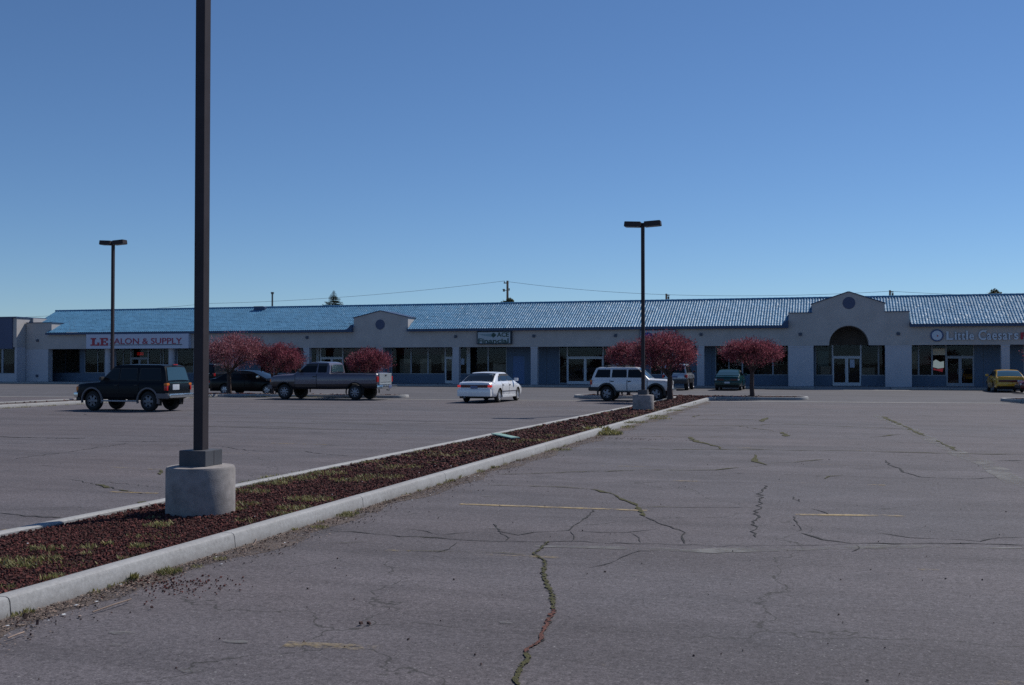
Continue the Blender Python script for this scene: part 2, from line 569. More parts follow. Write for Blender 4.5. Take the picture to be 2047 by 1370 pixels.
sheet('lane', [(-140, gut(-60)), (-60, gut(-60)), (40, gut(40)), (120, gut(40)), (120, 77.5), (-140, 77.5)], 0.004, M['lane'])
sheet('gutter', [(-60, gut(-60) - 0.35), (40, gut(40) - 0.35), (40, gut(40) + 0.25), (-60, gut(-60) + 0.25)], 0.008, M['gutter'])

# ------------------------------------------------------------------ planted medians
def rounded(poly, radii, n=7):
    out = []
    k = len(poly)
    for i in range(k):
        p = Vector(poly[i]); a = Vector(poly[i - 1]); b = Vector(poly[(i + 1) % k]); r = radii[i]
        if r <= 0:
            out.append(p); continue
        da = (a - p).normalized(); db = (b - p).normalized()
        ang = da.angle(db)
        t = r / math.tan(ang / 2)
        p0 = p + da * t; p1 = p + db * t
        c = p + (da + db).normalized() * (r / math.sin(ang / 2))
        v0, v1 = p0 - c, p1 - c
        a0 = math.atan2(v0.y, v0.x); d = math.atan2(v1.y, v1.x) - a0
        while d > math.pi: d -= 2 * math.pi
        while d < -math.pi: d += 2 * math.pi
        for j in range(n + 1):
            th = a0 + d * j / n
            out.append(c + Vector((math.cos(th), math.sin(th))) * r)
    return out


def densify(poly, step=0.6):
    out = []
    for i, p in enumerate(poly):
        q = poly[(i + 1) % len(poly)]
        L_ = (q - p).length
        n = max(1, int(L_ / step))
        for j in range(n):
            out.append(p + (q - p) * (j / n))
    return out


def area2(p):
    return sum(p[i].x * p[(i + 1) % len(p)].y - p[(i + 1) % len(p)].x * p[i].y for i in range(len(p)))


def kerb_island(poly, radii, bed, h=0.15, w=0.165):
    P = densify(rounded(poly, radii))
    if area2(P) < 0: P = P[::-1]
    n = len(P)
    nrm = []
    for i in range(n):
        t = (P[(i + 1) % n] - P[i - 1]).normalized()
        nrm.append(Vector((-t.y, t.x)))      # inward for ccw
    mb = MB()
    # profile: (offset inward, z)
    prof = [(-0.015, -0.02), (0.0, h - 0.035), (0.012, h - 0.010), (0.035, h), (w - 0.02, h), (w, h - 0.012), (w, h - 0.08)]
    joint = 5
    i = 0
    jit = [1 + random.uniform(-.012, .012) for _ in range(n)]
    segs = []
    while i < n:
        j = min(i + joint, n); segs.append((i, j)); i = j
    for (i0, j0) in segs:
        idx = list(range(i0, j0 + 1))
        vs = []
        for kk, ii in enumerate(idx):
            p = P[ii % n].copy(); nn = nrm[ii % n]
            if kk == 0: p += (P[(ii + 1) % n] - p).normalized() * 0.006
            if kk == len(idx) - 1: p += (P[(ii - 1) % n] - p).normalized() * 0.006
            off = random.uniform(-.006, .006) if 0 else 0
            for o_, z_ in prof:
                vs.append((p.x + nn.x * (o_ + off), p.y + nn.y * (o_ + off), z_ * (jit[ii % n] if z_ > 0.05 else 1)))
        fs = []; m_ = len(prof)
        for kk in range(len(idx) - 1):
            for q in range(m_ - 1):
                fs.append((kk * m_ + q, (kk + 1) * m_ + q, (kk + 1) * m_ + q + 1, kk * m_ + q + 1))
        fs.append(tuple(range(m_)))
        fs.append(tuple((len(idx) - 1) * m_ + q for q in range(m_ - 1, -1, -1)))
        mb.add(vs, fs, M['concrete'])
    k = obj('kerb', mb, smooth=35)
    tag(k, kind='structure')
    inner = [P[i] + nrm[i] * (w - 0.01) for i in range(n)]
    mb = MB()
    tri = [t if (inner[t[1]] - inner[t[0]]).cross(inner[t[2]] - inner[t[0]]) > 0 else t[::-1]
           for t in tessellate_polygon([[Vector((p.x, p.y, 0)) for p in inner]])]
    mb.add([(p.x, p.y, 0.105) for p in inner], tri, bed)
    b = obj('mulch_bed', mb, fix_normals=False)
    tag(b, kind='structure')
    return inner


XR, XL0, XL1 = -5.72, -8.12, -7.62
main_poly = [(XR, -14), (XR, 52.2), (XR, 54.3), (-1.1, 54.3), (-1.1, 56.9), (-13.2, 56.9), (-13.2, 54.3), (XL1, 54.3), (XL1, 48), (XL0, 8), (XL0, -14)]
main_in = kerb_island(main_poly, [0.4, 0, 0.9, 1.1, 1.1, 1.1, 1.1, 0.9, 0, 0, 0.4], M['mulchbed'])
left_in = kerb_island([(-32.3, -14), (-32.3, 51.4), (-21.6, 51.4), (-21.6, 53.1), (-40, 53.1), (-40, 51.4), (-34.7, 51.4), (-34.7, -14)],
                      [0.5, 1.0, 0.8, 0.8, 0.8, 0.8, 1.0, 0.5], M['gravelbed'])
right_in = kerb_island([(19.9, -14), (19.9, 54.6), (24, 54.6), (24, 56.9), (7.9, 56.9), (7.9, 54.6), (17.6, 54.6), (17.6, -14)],
                       [0.5, .9, .9, .9, .9, .9, .9, .5], M['mulchbed'])


def xl(y):
    return XL0 + (XL1 - XL0) * min(1, max(0, (y - 8) / 40))


# lava-rock mulch chips on the bed
def chips_mesh(pts, sizes, material, name, flat=1.0, kind='stuff'):
    base = np.array([[-1, -1, -1], [1, -1, -1], [1, 1, -1], [-1, 1, -1], [-.7, -.7, 1], [.7, -.7, 1], [.7, .7, 1], [-.7, .7, 1]], float) * 0.5
    faces = np.array([[0, 3, 2, 1], [4, 5, 6, 7], [0, 1, 5, 4], [1, 2, 6, 5], [2, 3, 7, 6], [3, 0, 4, 7]])
    n = len(pts)
    V = np.repeat(base[None], n, 0) * (1 + rng.uniform(-.45, .45, (n, 8, 3)))
    V *= sizes[:, None, None] * np.stack([rng.uniform(.7, 1.5, n), rng.uniform(.6, 1.1, n), rng.uniform(.5, .9, n) * flat], 1)[:, None, :]
    a = rng.uniform(0, 6.28, n); t = rng.uniform(-.6, .6, n) * (1 if flat > .5 else .25)
    ca, sa, ct, st = np.cos(a), np.sin(a), np.cos(t), np.sin(t)
    Rz = np.zeros((n, 3, 3)); Rz[:, 0, 0] = ca; Rz[:, 0, 1] = -sa; Rz[:, 1, 0] = sa; Rz[:, 1, 1] = ca; Rz[:, 2, 2] = 1
    Rx = np.zeros((n, 3, 3)); Rx[:, 0, 0] = 1; Rx[:, 1, 1] = ct; Rx[:, 1, 2] = -st; Rx[:, 2, 1] = st; Rx[:, 2, 2] = ct
    V = np.einsum('nij,nkj->nki', Rz @ Rx, V) + pts[:, None, :]
    Fc = (faces[None] + (np.arange(n) * 8)[:, None, None]).reshape(-1, 4)
    mb = MB(); k = mb.m(material)
    mb.v = V.reshape(-1, 3).tolist(); mb.f = Fc.tolist(); mb.mi = [k] * len(mb.f)
    o = obj(name, mb, fix_normals=False)
    if kind: tag(o, kind=kind)
    return o


P_ = []; S_ = []
for (y0, y1, dens, sz) in ((4.5, 10, 2100, .017), (10, 16, 1300, .020), (16, 28, 320, .034), (28, 54, 80, .06)):
    n = int((y1 - y0) * 2.0 * dens)
    y = rng.uniform(y0, y1, n)
    l = np.array([xl(q) for q in y]) + .18
    x = l + rng.uniform(0, 1, n) * (XR - .18 - l)
    P_.append(np.stack([x, y, 0.108 + rng.uniform(0, .018, n)], 1)); S_.append(sz * rng.uniform(.25, 1.0, n) ** 1.3 * 1.5)
for (x0, x1, y0, y1) in ((-12.6, -1.7, 54.9, 56.4),):
    n = 900
    P_.append(np.stack([rng.uniform(x0, x1, n), rng.uniform(y0, y1, n), 0.115 + rng.uniform(0, .02, n)], 1)); S_.append(.07 * rng.uniform(.5, 1.3, n))
chips_mesh(np.concatenate(P_), np.concatenate(S_), M['chip'], 'mulch')
P_ = []; S_ = []
for (x0, x1, y0, y1, n) in ((-39, -22.2, 51.8, 52.8, 900), (-34.3, -32.7, 34, 51.5, 60), (8.5, 23.4, 55.1, 56.4, 600)):
    P_.append(np.stack([rng.uniform(x0, x1, n), rng.uniform(y0, y1, n), 0.115 + rng.uniform(0, .02, n)], 1)); S_.append(.07 * rng.uniform(.5, 1.3, n))
chips_mesh(np.concatenate(P_), np.concatenate(S_), M['chip'], 'mulch')

# spilled rock on the asphalt by the kerb, denser in drifts
n = 1700
y = 4.5 + 26 * rng.beta(1.1, 2.2, n)
dr = 0.5 + 0.5 * np.sin(y * 1.7 + 1) * np.sin(y * .6)
x = XR + .02 + np.abs(rng.normal(0, 1, n)) * (.10 + .25 * dr)
chips_mesh(np.stack([x, y, np.full(n, .012)], 1), rng.uniform(.005, .014, n), M['pebble'], 'spilled_rock')
c0 = gp(345, 1172)
n = 240
pp = np.stack([c0.x + rng.normal(0, .26, n), c0.y + rng.normal(0, .20, n), np.full(n, .011)], 1)
c1 = gp(1215, 876)
m2 = 160
pp2 = np.stack([c1.x + rng.normal(.2, .7, m2), c1.y + rng.normal(-.2, .22, m2), np.full(m2, .014)], 1)
chips_mesh(np.concatenate([pp, pp2]), rng.uniform(.007, .016, n + m2), M['chip'], 'spilled_rock')
# loose grit on the lot
n = 300
yy = 4.2 + 22 * rng.beta(1, 2.4, n)
xx = XR + rng.uniform(.3, 13, n)
chips_mesh(np.stack([xx, yy, np.full(n, .008)], 1), rng.uniform(.004, .013, n), M['pebble'], 'grit')
chips_mesh(np.array([[*gp(721, 1251).xy, .02], [*gp(737, 1251).xy, .02], [*gp(303, 1219).xy, .02], [*gp(75, 1253).xy, .03], [*gp(50, 1240).xy, .03]]),
           np.array([.024, .022, .024, .035, .04]), M['pebble'], 'spilled_rock')
# dry leaf litter and twigs along the kerb face
n = 7500
y = 4.3 + 30 * rng.beta(1, 2.3, n)
dr = 0.5 + 0.5 * np.sin(y * 2.1) * np.sin(y * .8 + .5)
x = XR + .03 + np.abs(rng.normal(0, 1, n)) * (.08 + .20 * dr)
chips_mesh(np.stack([x, y, .008 + rng.uniform(0, .012, n)], 1), rng.uniform(.005, .017, n), M['litter'], 'leaf_litter', flat=.22)
n = 26
y = 5 + 12 * rng.uniform(0, 1, n)
x = XR + .05 + rng.uniform(0, .35, n)
chips_mesh(np.stack([x, y, np.full(n, .015)], 1), rng.uniform(.01, .03, n), M['paper'], 'paper_scraps', flat=.2)
n = 70
y = 6 + 30 * rng.uniform(0, 1, n)
x = np.array([xl(q) for q in y]) + .3 + rng.uniform(0, 1.7, n)
chips_mesh(np.stack([x, y, np.full(n, .135)], 1), rng.uniform(.008, .02, n), M['paper'], 'paper_scraps', flat=.2)
mb = MB()
for a, b, r in (((185, 1229), (262, 1205), .006), ((760, 1000), (772, 995), .008), ((505, 1095), (512, 1083), .005), ((15, 1282), (48, 1272), .006), ((800, 996), (818, 994), .01)):
    p, q = gp(*a), gp(*b); p.z = .02; q.z = .028
    mb.tube([p, (p + q) / 2 + Vector((.01, .01, .006)), q], r, M['litter'], 5)
tag(obj('twigs', mb), kind='stuff')

# soil washed down along the kerb foot
so_ = MB(); vs = []; fs = []
for i in range(140):
    yy = -2 + i * .4
    w_ = .16 + .16 * (1 + math.sin(yy * 2.1) * math.sin(yy * .8 + .5)) + random.uniform(-.05, .05)
    vs += [(XR + .016, yy, .0035), (XR + .016 + w_, yy, .0035)]
    if i: fs.append((2 * i - 2, 2 * i - 1, 2 * i + 1, 2 * i))
so_.add(vs, fs, M['soil'])
tag(obj('kerb_soil', so_, fix_normals=False), kind='stuff')

# green board lying on the mulch
p0, p1 = gp(990, 870.5, .14), gp(1031, 876, .14)
d = (p1 - p0); L_ = d.length
mb = MB()
mb.obox((p0 + p1) / 2 + Vector((0, 0, .02)), L_, .22, .025, M['plank'], Matrix.Rotation(math.atan2(d.y, d.x), 3, 'Z') @ Matrix.Rotation(R(2), 3, 'Y'))
tag(obj('board', mb), 'faded green wooden board lying flat on the red mulch of the median', 'board')

# weeds: blades in the mulch and at the kerb foot
def blades(centres, name):
    vs = []; fs = []
    for (c, rad, cnt, hgt) in centres:
        for _ in range(int(cnt * 2.3)):
            a = random.uniform(0, 6.28); r = rad * math.sqrt(random.random())
            p = Vector((c[0] + r * math.cos(a) * 1.3, c[1] + r * math.sin(a), c[2]))
            h = hgt * 1.05 * random.uniform(.35, 1.1); w = h * random.uniform(.12, .26)
            th = random.uniform(0, 6.28); lean = random.uniform(.2, 1.1)
            s = Vector((math.cos(th + 1.57), math.sin(th + 1.57), 0)) * w
            t = Vector((math.cos(th) * lean * h, math.sin(th) * lean * h, h * .8))
            k = len(vs)
            vs += [p - s * .5, p + s * .5, p + t * .6 + s * .45, p + t, p + t * .6 - s * .45]
            fs.append((k, k + 1, k + 2, k + 3, k + 4))
    mb = MB(); mb.add(vs, fs, M['weed'])
    o = obj(name, mb, fix_normals=False)
    return tag(o, kind='stuff')


cent = []
def weedpx(px, py, rad, cnt, h=.06, z=.11):
    p = gp(px, py, z); cent.append(((p.x, p.y, z), rad, cnt, h))
for px, py, rad, cnt in ((530, 968, .30, 210), (575, 958, .35, 260), (640, 948, .35, 230), (500, 985, .22, 130), (490, 1010, .16, 80), (620, 1000, .25, 150),
                         (590, 1018, .18, 110), (560, 1030, .15, 60), (760, 955, .3, 150), (800, 935, .3, 120), (700, 962, .25, 110), (745, 925, .2, 60), (880, 912, .3, 110), (950, 905, .3, 90),
                         (1070, 882, .35, 160), (1105, 872, .3, 110), (1020, 885, .25, 70), (840, 905, .3, 60),
                         (105, 1100, .12, 60), (20, 1125, .16, 100), (45, 1135, .12, 70), (95, 1122, .12, 70), (110, 1158, .09, 50), (280, 1095, .10, 50), (315, 1053, .12, 60), (330, 1050, .1, 40),
                         (65, 1101, .06, 24), (178, 1098, .08, 34), (215, 1090, .05, 20), (470, 1020, .1, 60), (250, 1120, .05, 16)):
    weedpx(px, py, rad, int(cnt * .9))
for px, py, rad, cnt in ((1250, 845, .5, 200), (1290, 833, .6, 230), (1330, 821, .5, 180), (1180, 858, .4, 90), (1360, 814, .4, 80), (1140, 862, .3, 50)):
    weedpx(px, py, rad, cnt, .065)
for px, py, rad, cnt, h in ((1206, 868, .40, 260, .13), (1196, 866, .25, 60, .24), (345, 1143, .07, 60, .05), (330, 1147, .07, 50, .05), (268, 1158, .03, 26, .07), (440, 1118, .06, 40, .03), (395, 1134, .05, 30, .03),
                            (700, 1028, .1, 60, .05), (690, 1032, .1, 60, .04), (880, 962, .16, 90, .06), (900, 955, .16, 80, .06), (940, 943, .2, 90, .06), (970, 935, .2, 80, .06), (1120, 900, .2, 60, .06),
                            (640, 1055, .08, 50, .04), (25, 1232, .05, 30, .04), (55, 1225, .05, 30, .04), (1245, 855, .3, 60, .08), (1320, 838, .3, 60, .08)):
    weedpx(px, py, rad, cnt, h, .012)
for i in range(70):
    yy = random.uniform(5.5, 50); xx = xl(yy) + .25 + random.random() * 1.8
    cent.append(((xx, yy, .105), random.uniform(.05, .25), random.randint(8, 36), .05))
for i in range(50):
    yy = random.uniform(7, 40); cent.append(((XR + .03, yy, .0), .05, 12, .05))
for i in range(40):
    yy = random.uniform(9, 50); cent.append(((xl(yy) + .2, yy, .11), .10, 22, .06))
for i in range(60):
    cent.append(((-32.24 + random.uniform(-.02, .06), random.uniform(34, 50.5), 0), .08, 8, .07))
    cent.append(((random.uniform(-31, -23), 51.32, 0), .15, 10, .07))
blades(cent, 'weeds')

# ------------------------------------------------------------------ cracks, moss, paint
def z4(x, y): return (660 + x / 2.686, 860 + y / 2.686)
def z5(x, y): return (1340 + x / 2.403, 800 + y / 2.403)
def z3(x, y): return (x / 2.686, 860 + y / 2.686)
def z6(x, y): return (1160 + x / 4.094, 760 + y / 4.094)


def strip(mb, pts, w, material, z, rough=.6, close=.12):
    pts = [gp(*p) for p in pts]
    out = []
    for i in range(len(pts) - 1):
        a, b = pts[i], pts[i + 1]
        n_ = max(1, min(60, int((b - a).length / close)))
        nn = Vector((-(b - a).y, (b - a).x, 0)).normalized()
        for j in range(n_):
            q = a + (b - a) * (j / n_)
            amp = min(.035, (b - a).length * .03) if j else 0
            out.append(q + nn * random.gauss(0, amp))
    out.append(pts[-1])
    vs = []; fs = []
    for i, p in enumerate(out):
        t = (out[min(i + 1, len(out) - 1)] - out[max(i - 1, 0)])
        t = t.normalized() if t.length > 1e-6 else Vector((1, 0, 0))
        nn = Vector((-t.y, t.x, 0))
        ww = w * random.uniform(1 - rough, 1 + rough) * (.25 if i in (0, len(out) - 1) else 1)
        vs += [(*(p + nn * ww / 2).xy, z), (*(p - nn * ww / 2).xy, z)]
        if i: fs.append((2 * i - 2, 2 * i, 2 * i + 1, 2 * i - 1))
    mb.add(vs, fs, material)


cr = MB(); ms = MB(); se = MB()
mainc = [z4(*p) for p in ((1170, 600), (1130, 640), (1090, 668), (1150, 700), (1155, 720), (1145, 760), (1160, 820), (1185, 870), (1200, 930), (1195, 965))]
redc = [z4(*p) for p in ((1195, 965), (1170, 1040), (1145, 1080), (1120, 1140), (1055, 1180), (1048, 1200))]
lowc = [z4(*p) for p in ((1048, 1200), (1065, 1225), (1020, 1290), (990, 1340), (1012, 1375))]
for pl in (mainc, redc, lowc): strip(cr, pl, .026, M['crack'], .0045, .5, .04)
strip(ms, mainc[:4], .018, M['moss'], .009, .7, .04)
strip(ms, mainc[3:], .025, M['moss'], .009, .75, .022)
strip(ms, redc, .021, M['mossred'], .009, .75, .022)
strip(ms, lowc, .026, M['moss'], .009, .75, .022)
for pl, w in (([(0, 540), (330, 565), (700, 590), (900, 600), (1170, 600), (1880, 615)], .018),
              ([(590, 565), (720, 552), (780, 548)], .014), ([(875, 505), (905, 545), (1010, 565), (1090, 550), (1280, 540), (1300, 520), (1380, 470), (1410, 430)], .018),
              ([(1380, 470), (1690, 470)], .014), ([(1280, 540), (1440, 550), (1600, 550), (1770, 530)], .016), ([(1620, 555), (1660, 580), (1668, 605)], .014),
              ([(1290, 545), (1310, 575), (1295, 600)], .012), ([(1690, 465), (1760, 500), (1880, 540)], .02), ([(1540, 700), (1590, 675), (1660, 650), (1770, 650)], .012),
              ([(1390, 740), (1470, 725), (1540, 700)], .01), ([(400, 530), (520, 545), (590, 565)], .012), ([(910, 545), (960, 580), (940, 598)], .01), ([(680, 605), (640, 640), (560, 660)], .009)):
    strip(cr, [z4(*p) for p in pl], w, M['crack'], .0048, .6)
for pl, w in (([(440, 577), (590, 581)], .03), ([(1050, 300), (1250, 308), (1400, 318)], .03), ([(1400, 318), (1520, 345), (1570, 375), (1640, 400), (1665, 430), (1690, 465)], .05), ([(800, 298), (1050, 300)], .015),
              ([(890, 238), (980, 238), (1080, 235), (1200, 230), (1640, 215), (1880, 215)], .03), ([(1390, 100), (1880, 105)], .04), ([(1590, 35), (1880, 37)], .04),
              ([(380, 650), (640, 655), (780, 660), (1080, 670)], .014), ([(1665, 415), (1880, 415)], .018), ([(0, 605), (80, 608), (230, 600)], .02)):
    strip(ms, [z4(*p) for p in pl], w, M['moss'], .0085, .8)
for pl, w in (([(1035, 290), (1060, 315), (1105, 330), (1110, 345), (1170, 360), (1200, 370), (1420, 380), (1600, 372)], .026),
              ([(590, 465), (620, 490)], .02), ([(680, 522), (765, 552)], .014), ([(590, 560), (610, 590), (630, 625), (600, 635)], .015), ([(630, 640), (700, 660), (730, 672), (800, 680), (870, 690), (1200, 690), (1450, 690), (1699, 698)], .03),
              ([(1000, 640), (1150, 662), (1400, 672), (1490, 680), (1580, 662), (1699, 660)], .018), ([(0, 612), (40, 622), (72, 638), (55, 655), (68, 690)], .022),
              ([(0, 697), (485, 700), (700, 698), (870, 692)], .012), ([(1570, 292), (1699, 291)], .06), ([(450, 410), (425, 490), (415, 570), (410, 660)], .02), ([(0, 516), (200, 516), (420, 516)], .014),
              ([(870, 730), (910, 712), (890, 694)], .012), ([(300, 350), (360, 356)], .015)):
    strip(cr, [z5(*p) for p in pl], w, M['crack'], .0052, .6)
for pl, w in (([(95, 178), (120, 200), (190, 215), (270, 240)], .08), ([(0, 178), (430, 178)], .04), ([(0, 238), (500, 240), (900, 245), (1300, 258), (1699, 262)], .05),
              ([(405, 262), (410, 275), (403, 295), (440, 305), (465, 313)], .08), ([(465, 313), (330, 325), (220, 337), (0, 340)], .035), ([(470, 305), (600, 300), (740, 285)], .03), ([(740, 380), (760, 368), (830, 362)], .03),
              ([(0, 120), (330, 124), (560, 116), (900, 130), (1120, 138)], .05), ([(0, 92), (300, 94), (440, 96)], .06), ([(440, 105), (450, 95), (465, 85)], .13), ([(540, 155), (555, 175)], .12),
              ([(100, 84), (140, 72), (300, 70)], .06), ([(330, 126), (500, 150)], .04), ([(1020, 80), (1120, 125), (1220, 172)], .09), ([(1280, 195), (1380, 245)], .06), ([(930, 713), (1035, 713)], .03), ([(960, 180), (1110, 165)], .05)):
    strip(ms, [z5(*p) for p in pl], w, M['moss'], .0089, .8, .25)
strip(se, [z5(*p) for p in ((980, 70), (1120, 128), (1220, 176), (1380, 247), (1540, 320), (1699, 420))], .35, M['seam'], .0041, .25, .5)
strip(se, [z4(1100, 625), z4(1500, 632), z5(0, 720), z5(260, 738)], .22, M['seam'], .0041, .4, .4)
strip(se, [z5(0, 725), z5(300, 722), z5(1000, 705), z5(1690, 712)], .2, M['seam'], .00415, .4, .4)
for pl, w in (([(515, 292), (640, 320), (700, 330), (770, 345)], .02), ([(0, 447), (220, 468), (330, 470)], .03), ([(80, 155), (420, 110), (700, 70)], .02), ([(0, 35), (430, 48)], .03), ([(540, 275), (870, 310)], .012),
              ([(600, 60), (900, 62), (1020, 60)], .03), ([(380, 265), (520, 292)], .012), ([(1130, 85), (1350, 110), (1500, 120)], .02), ([(1640, 115), (1700, 125), (1880, 140)], .025), ([(200, 190), (340, 196)], .015)):
    strip(cr, [z3(*p) for p in pl], w, M['crack'], .0048, .6)
for pl, w in (([(515, 292), (600, 312)], .06), ([(640, 322), (690, 330)], .06), ([(290, 470), (330, 471)], .05), ([(860, 215), (862, 240)], .06), ([(750, 395), (780, 385)], .10)):
    strip(ms, [z3(*p) for p in pl], w, M['moss'], .0085, .7, .08)
# hair cracks running across the far left lot
for k in range(16):
    yy = random.uniform(20, 47); x0 = random.uniform(-28, -10)
    if x0 < XL0 - .5:
        x1 = min(x0 + random.uniform(2, 7), XL0 - .3)
        pts = []
        for t in range(5):
            p = Vector((x0 + (x1 - x0) * t / 4, yy + random.uniform(-.3, .3), 0))
            pts.append(p)
        vs = []; fs = []
        for i, p in enumerate(pts):
            w = random.uniform(.02, .06)
            vs += [(p.x, p.y + w / 2, .0049), (p.x, p.y - w / 2, .0049)]
            if i: fs.append((2 * i - 2, 2 * i, 2 * i + 1, 2 * i - 1))
        (ms if k % 2 else cr).add(vs, fs, M['moss'] if k % 2 else M['crack'])
tag(obj('asphalt_cracks', cr, fix_normals=False), kind='structure')
tag(obj('moss', ms, fix_normals=False), kind='stuff')
tag(obj('asphalt_seam', se, fix_normals=False), kind='structure')

yl = MB()
for a, b, w, mt in (((920, 1008.5), (1294, 1021.5), .105, 'yellowmain'), ((1590, 1029.5), (1808, 1032), .12, 'yellowmain'), ((570, 1289), (775, 1298), .13, 'yellowfaint'), ((985, 1316), (1210, 1333), .09, 'yellowfaint'),
                    ((770, 1101), (1290, 1123), .09, 'yellowfaint'), ((1345, 962), (1400, 963), .09, 'yellow'), ((1735, 970), (1770, 970.5), .10, 'yellow'), ((1180, 931), (1300, 934), .09, 'yellowfaint'), ((1820, 1139), (1885, 1141), .08, 'yellowfaint'),
                    ((1500, 965), (1640, 967), .09, 'yellowfaint'), ((1640, 929), (1745, 931), .08, 'yellowfaint'), ((1700, 900), (1722, 901), .09, 'yellow'), ((1985, 1366), (2060, 1368), .08, 'yellowfaint'),
                    ((295, 938.5), (330, 939), .09, 'yellow'), ((220, 984), (316, 987), .09, 'yellow'), ((540, 886.5), (655, 889.5), .09, 'yellow'), ((4, 1060), (34, 1062), .11, 'yellow'), ((200, 933), (290, 938), .09, 'yellowfaint'), ((400, 905), (520, 908), .09, 'yellowfaint'),
                    ((1420, 895), (1560, 897), .09, 'yellowfaint'), ((1700, 855), (1780, 856), .09, 'yellowfaint'), ((800, 875), (960, 878), .09, 'yellowfaint')):
    p, q = gp(*a), gp(*b)
    nn = Vector((-(q - p).y, (q - p).x, 0)).normalized() * (w / 2)
    yl.add([(*(p + nn).xy, .0062), (*(q + nn).xy, .0062), (*(q - nn).xy, .0062), (*(p - nn).xy, .0062)], [(0, 1, 2, 3)], M[mt])
tag(obj('parking_lines', yl, fix_normals=False), kind='structure')
sc = MB()
for px, py, sx, sy in ((245, 1267, .10, .05), (228, 1290, .06, .03), (380, 1341, .10, .05), (470, 1284, .09, .04), (978, 993, .12, .06), (985, 1057, .14, .05), (1010, 1246, .05, .03), (1268, 1152, .05, .03)):
    p = gp(px, py)
    vs = [(p.x + sx * math.cos(t * .52) * random.uniform(.7, 1.2), p.y + sy * math.sin(t * .52) * random.uniform(.7, 1.2), .0058) for t in range(12)]
    sc.add(vs, [tuple(range(12))], M['seam'])
tag(obj('asphalt_scuffs', sc, fix_normals=False), kind='structure')

# ------------------------------------------------------------------ pavement in front of the shops
YC, YF, YG = 77.4, 80.2, 82.5     # kerb face, facade face, shopfront
mb = MB()
xa, xb = xat(1628, YC, 778), xat(1782, YC, 778)
mb.box(-110, xa, YC + .16, 100, -.05, .15, M['walk'])
mb.box(xa, xb, YC + 1.2, 100, -.05, .148, M['walk'])
mb.box(xb, 70, YC + .16, 100, -.05, .15, M['walk'])
tag(obj('pavement', mb), kind='structure')
mb = MB()
for a, b in ((-110, xa), (xb, 70)):
    x = a
    while x < b - .1:
        x2 = min(x + 3.05, b)
        mb.cbox(x + .006, x2 - .006, YC, YC + .155, -.06, .152, M['concrete'], .015)
        x = x2
tag(obj('kerb', mb), kind='structure')
mb = MB()
mb.add([(xa - .9, YC - .1, .009), (xb + .9, YC - .1, .009), (xb, YC + 1.2, .147), (xa, YC + 1.2, .147), (xa, YC, .15), (xb, YC, .15), (xa - .9, YC, .02), (xb + .9, YC, .02)],
       [(0, 1, 2, 3)], M['gutter'])
mb.add([(xa - 1.2, YC - 2.4, .0095), (xb + 1.2, YC - 2.4, .0095), (xb + .9, YC - .1, .0092), (xa - .9, YC - .1, .0092)], [(0, 1, 2, 3)], M['gutter'])
tag(obj('kerb_ramp', mb, fix_normals=False), kind='structure')

# ------------------------------------------------------------------ the long shop building
ZL, ZE = 3.13, 4.58        # lintel underside, eave
YR, ZR = 84.5, 6.83        # ridge
XW0, XW1 = -71.0, 27.0
shop = empty('shop_building', (-22, 80.2, 0), 'long low strip of shops with blue tile roof and beige stucco front', 'building')

g1a, g1b = xat(707, YF), xat(815.5, YF)
g2a, g2b = xat(1577, YF), xat(1818, YF)
g2c, g2d = xat(1623.5, YF), xat(1769, YF)
z_ = lambda px, py, Y=YF: yp(px, py, Y).z
# fascia sections
mb = MB()
for a, b in ((-68.2, g1a), (g1b, g2a), (g2b, XW1)):
    mb.box(a, b, YF, YF + .4, ZL, ZE - .02, M['stucco'])
obj('fascia', mb, shop)
# gable one
pk = (xat(760.5, YF), z_(760.5, 622)); sl = z_(707, 634.5); sr = z_(815, 636)
sh = (sl + sr) / 2
mb = MB()
mb.prism([(g1a, ZL), (g1b, ZL), (g1b, sh), pk, (g1a, sh)], YF, YF + 3.0, M['stucco'])
gab = obj('gable', mb, shop)


def cap_line(mb, pts, y0, y1, t=.06, proud=.07):
    for (p, q) in zip(pts[:-1], pts[1:]):
        dx, dz = q[0] - p[0], q[1] - p[1]
        L_ = math.hypot(dx, dz)
        nx, nz = -dz / L_, dx / L_
        if nz < 0: nx, nz = -nx, -nz
        ps = [(p[0], p[1] + .003), (q[0], q[1] + .003), (q[0] + nx * t, q[1] + nz * t), (p[0] + nx * t, p[1] + nz * t)]
        mb.prism(ps, y0 - proud, y1, M['trim'])


mb = MB(); cap_line(mb, [(g1a - .06, sh - .02), pk, (g1b + .06, sh - .02)], YF, YF + 3.0); obj('cap', mb, gab)
mb = MB(); c = yp(760, 649, YF); mb.lathe([(0, YF - .03), (.40, YF - .03), (.42, YF - .01), (.42, YF + .01)], M['navy'], 'y', 36, (c.x, 0, c.z)); obj('roundel', mb, gab)
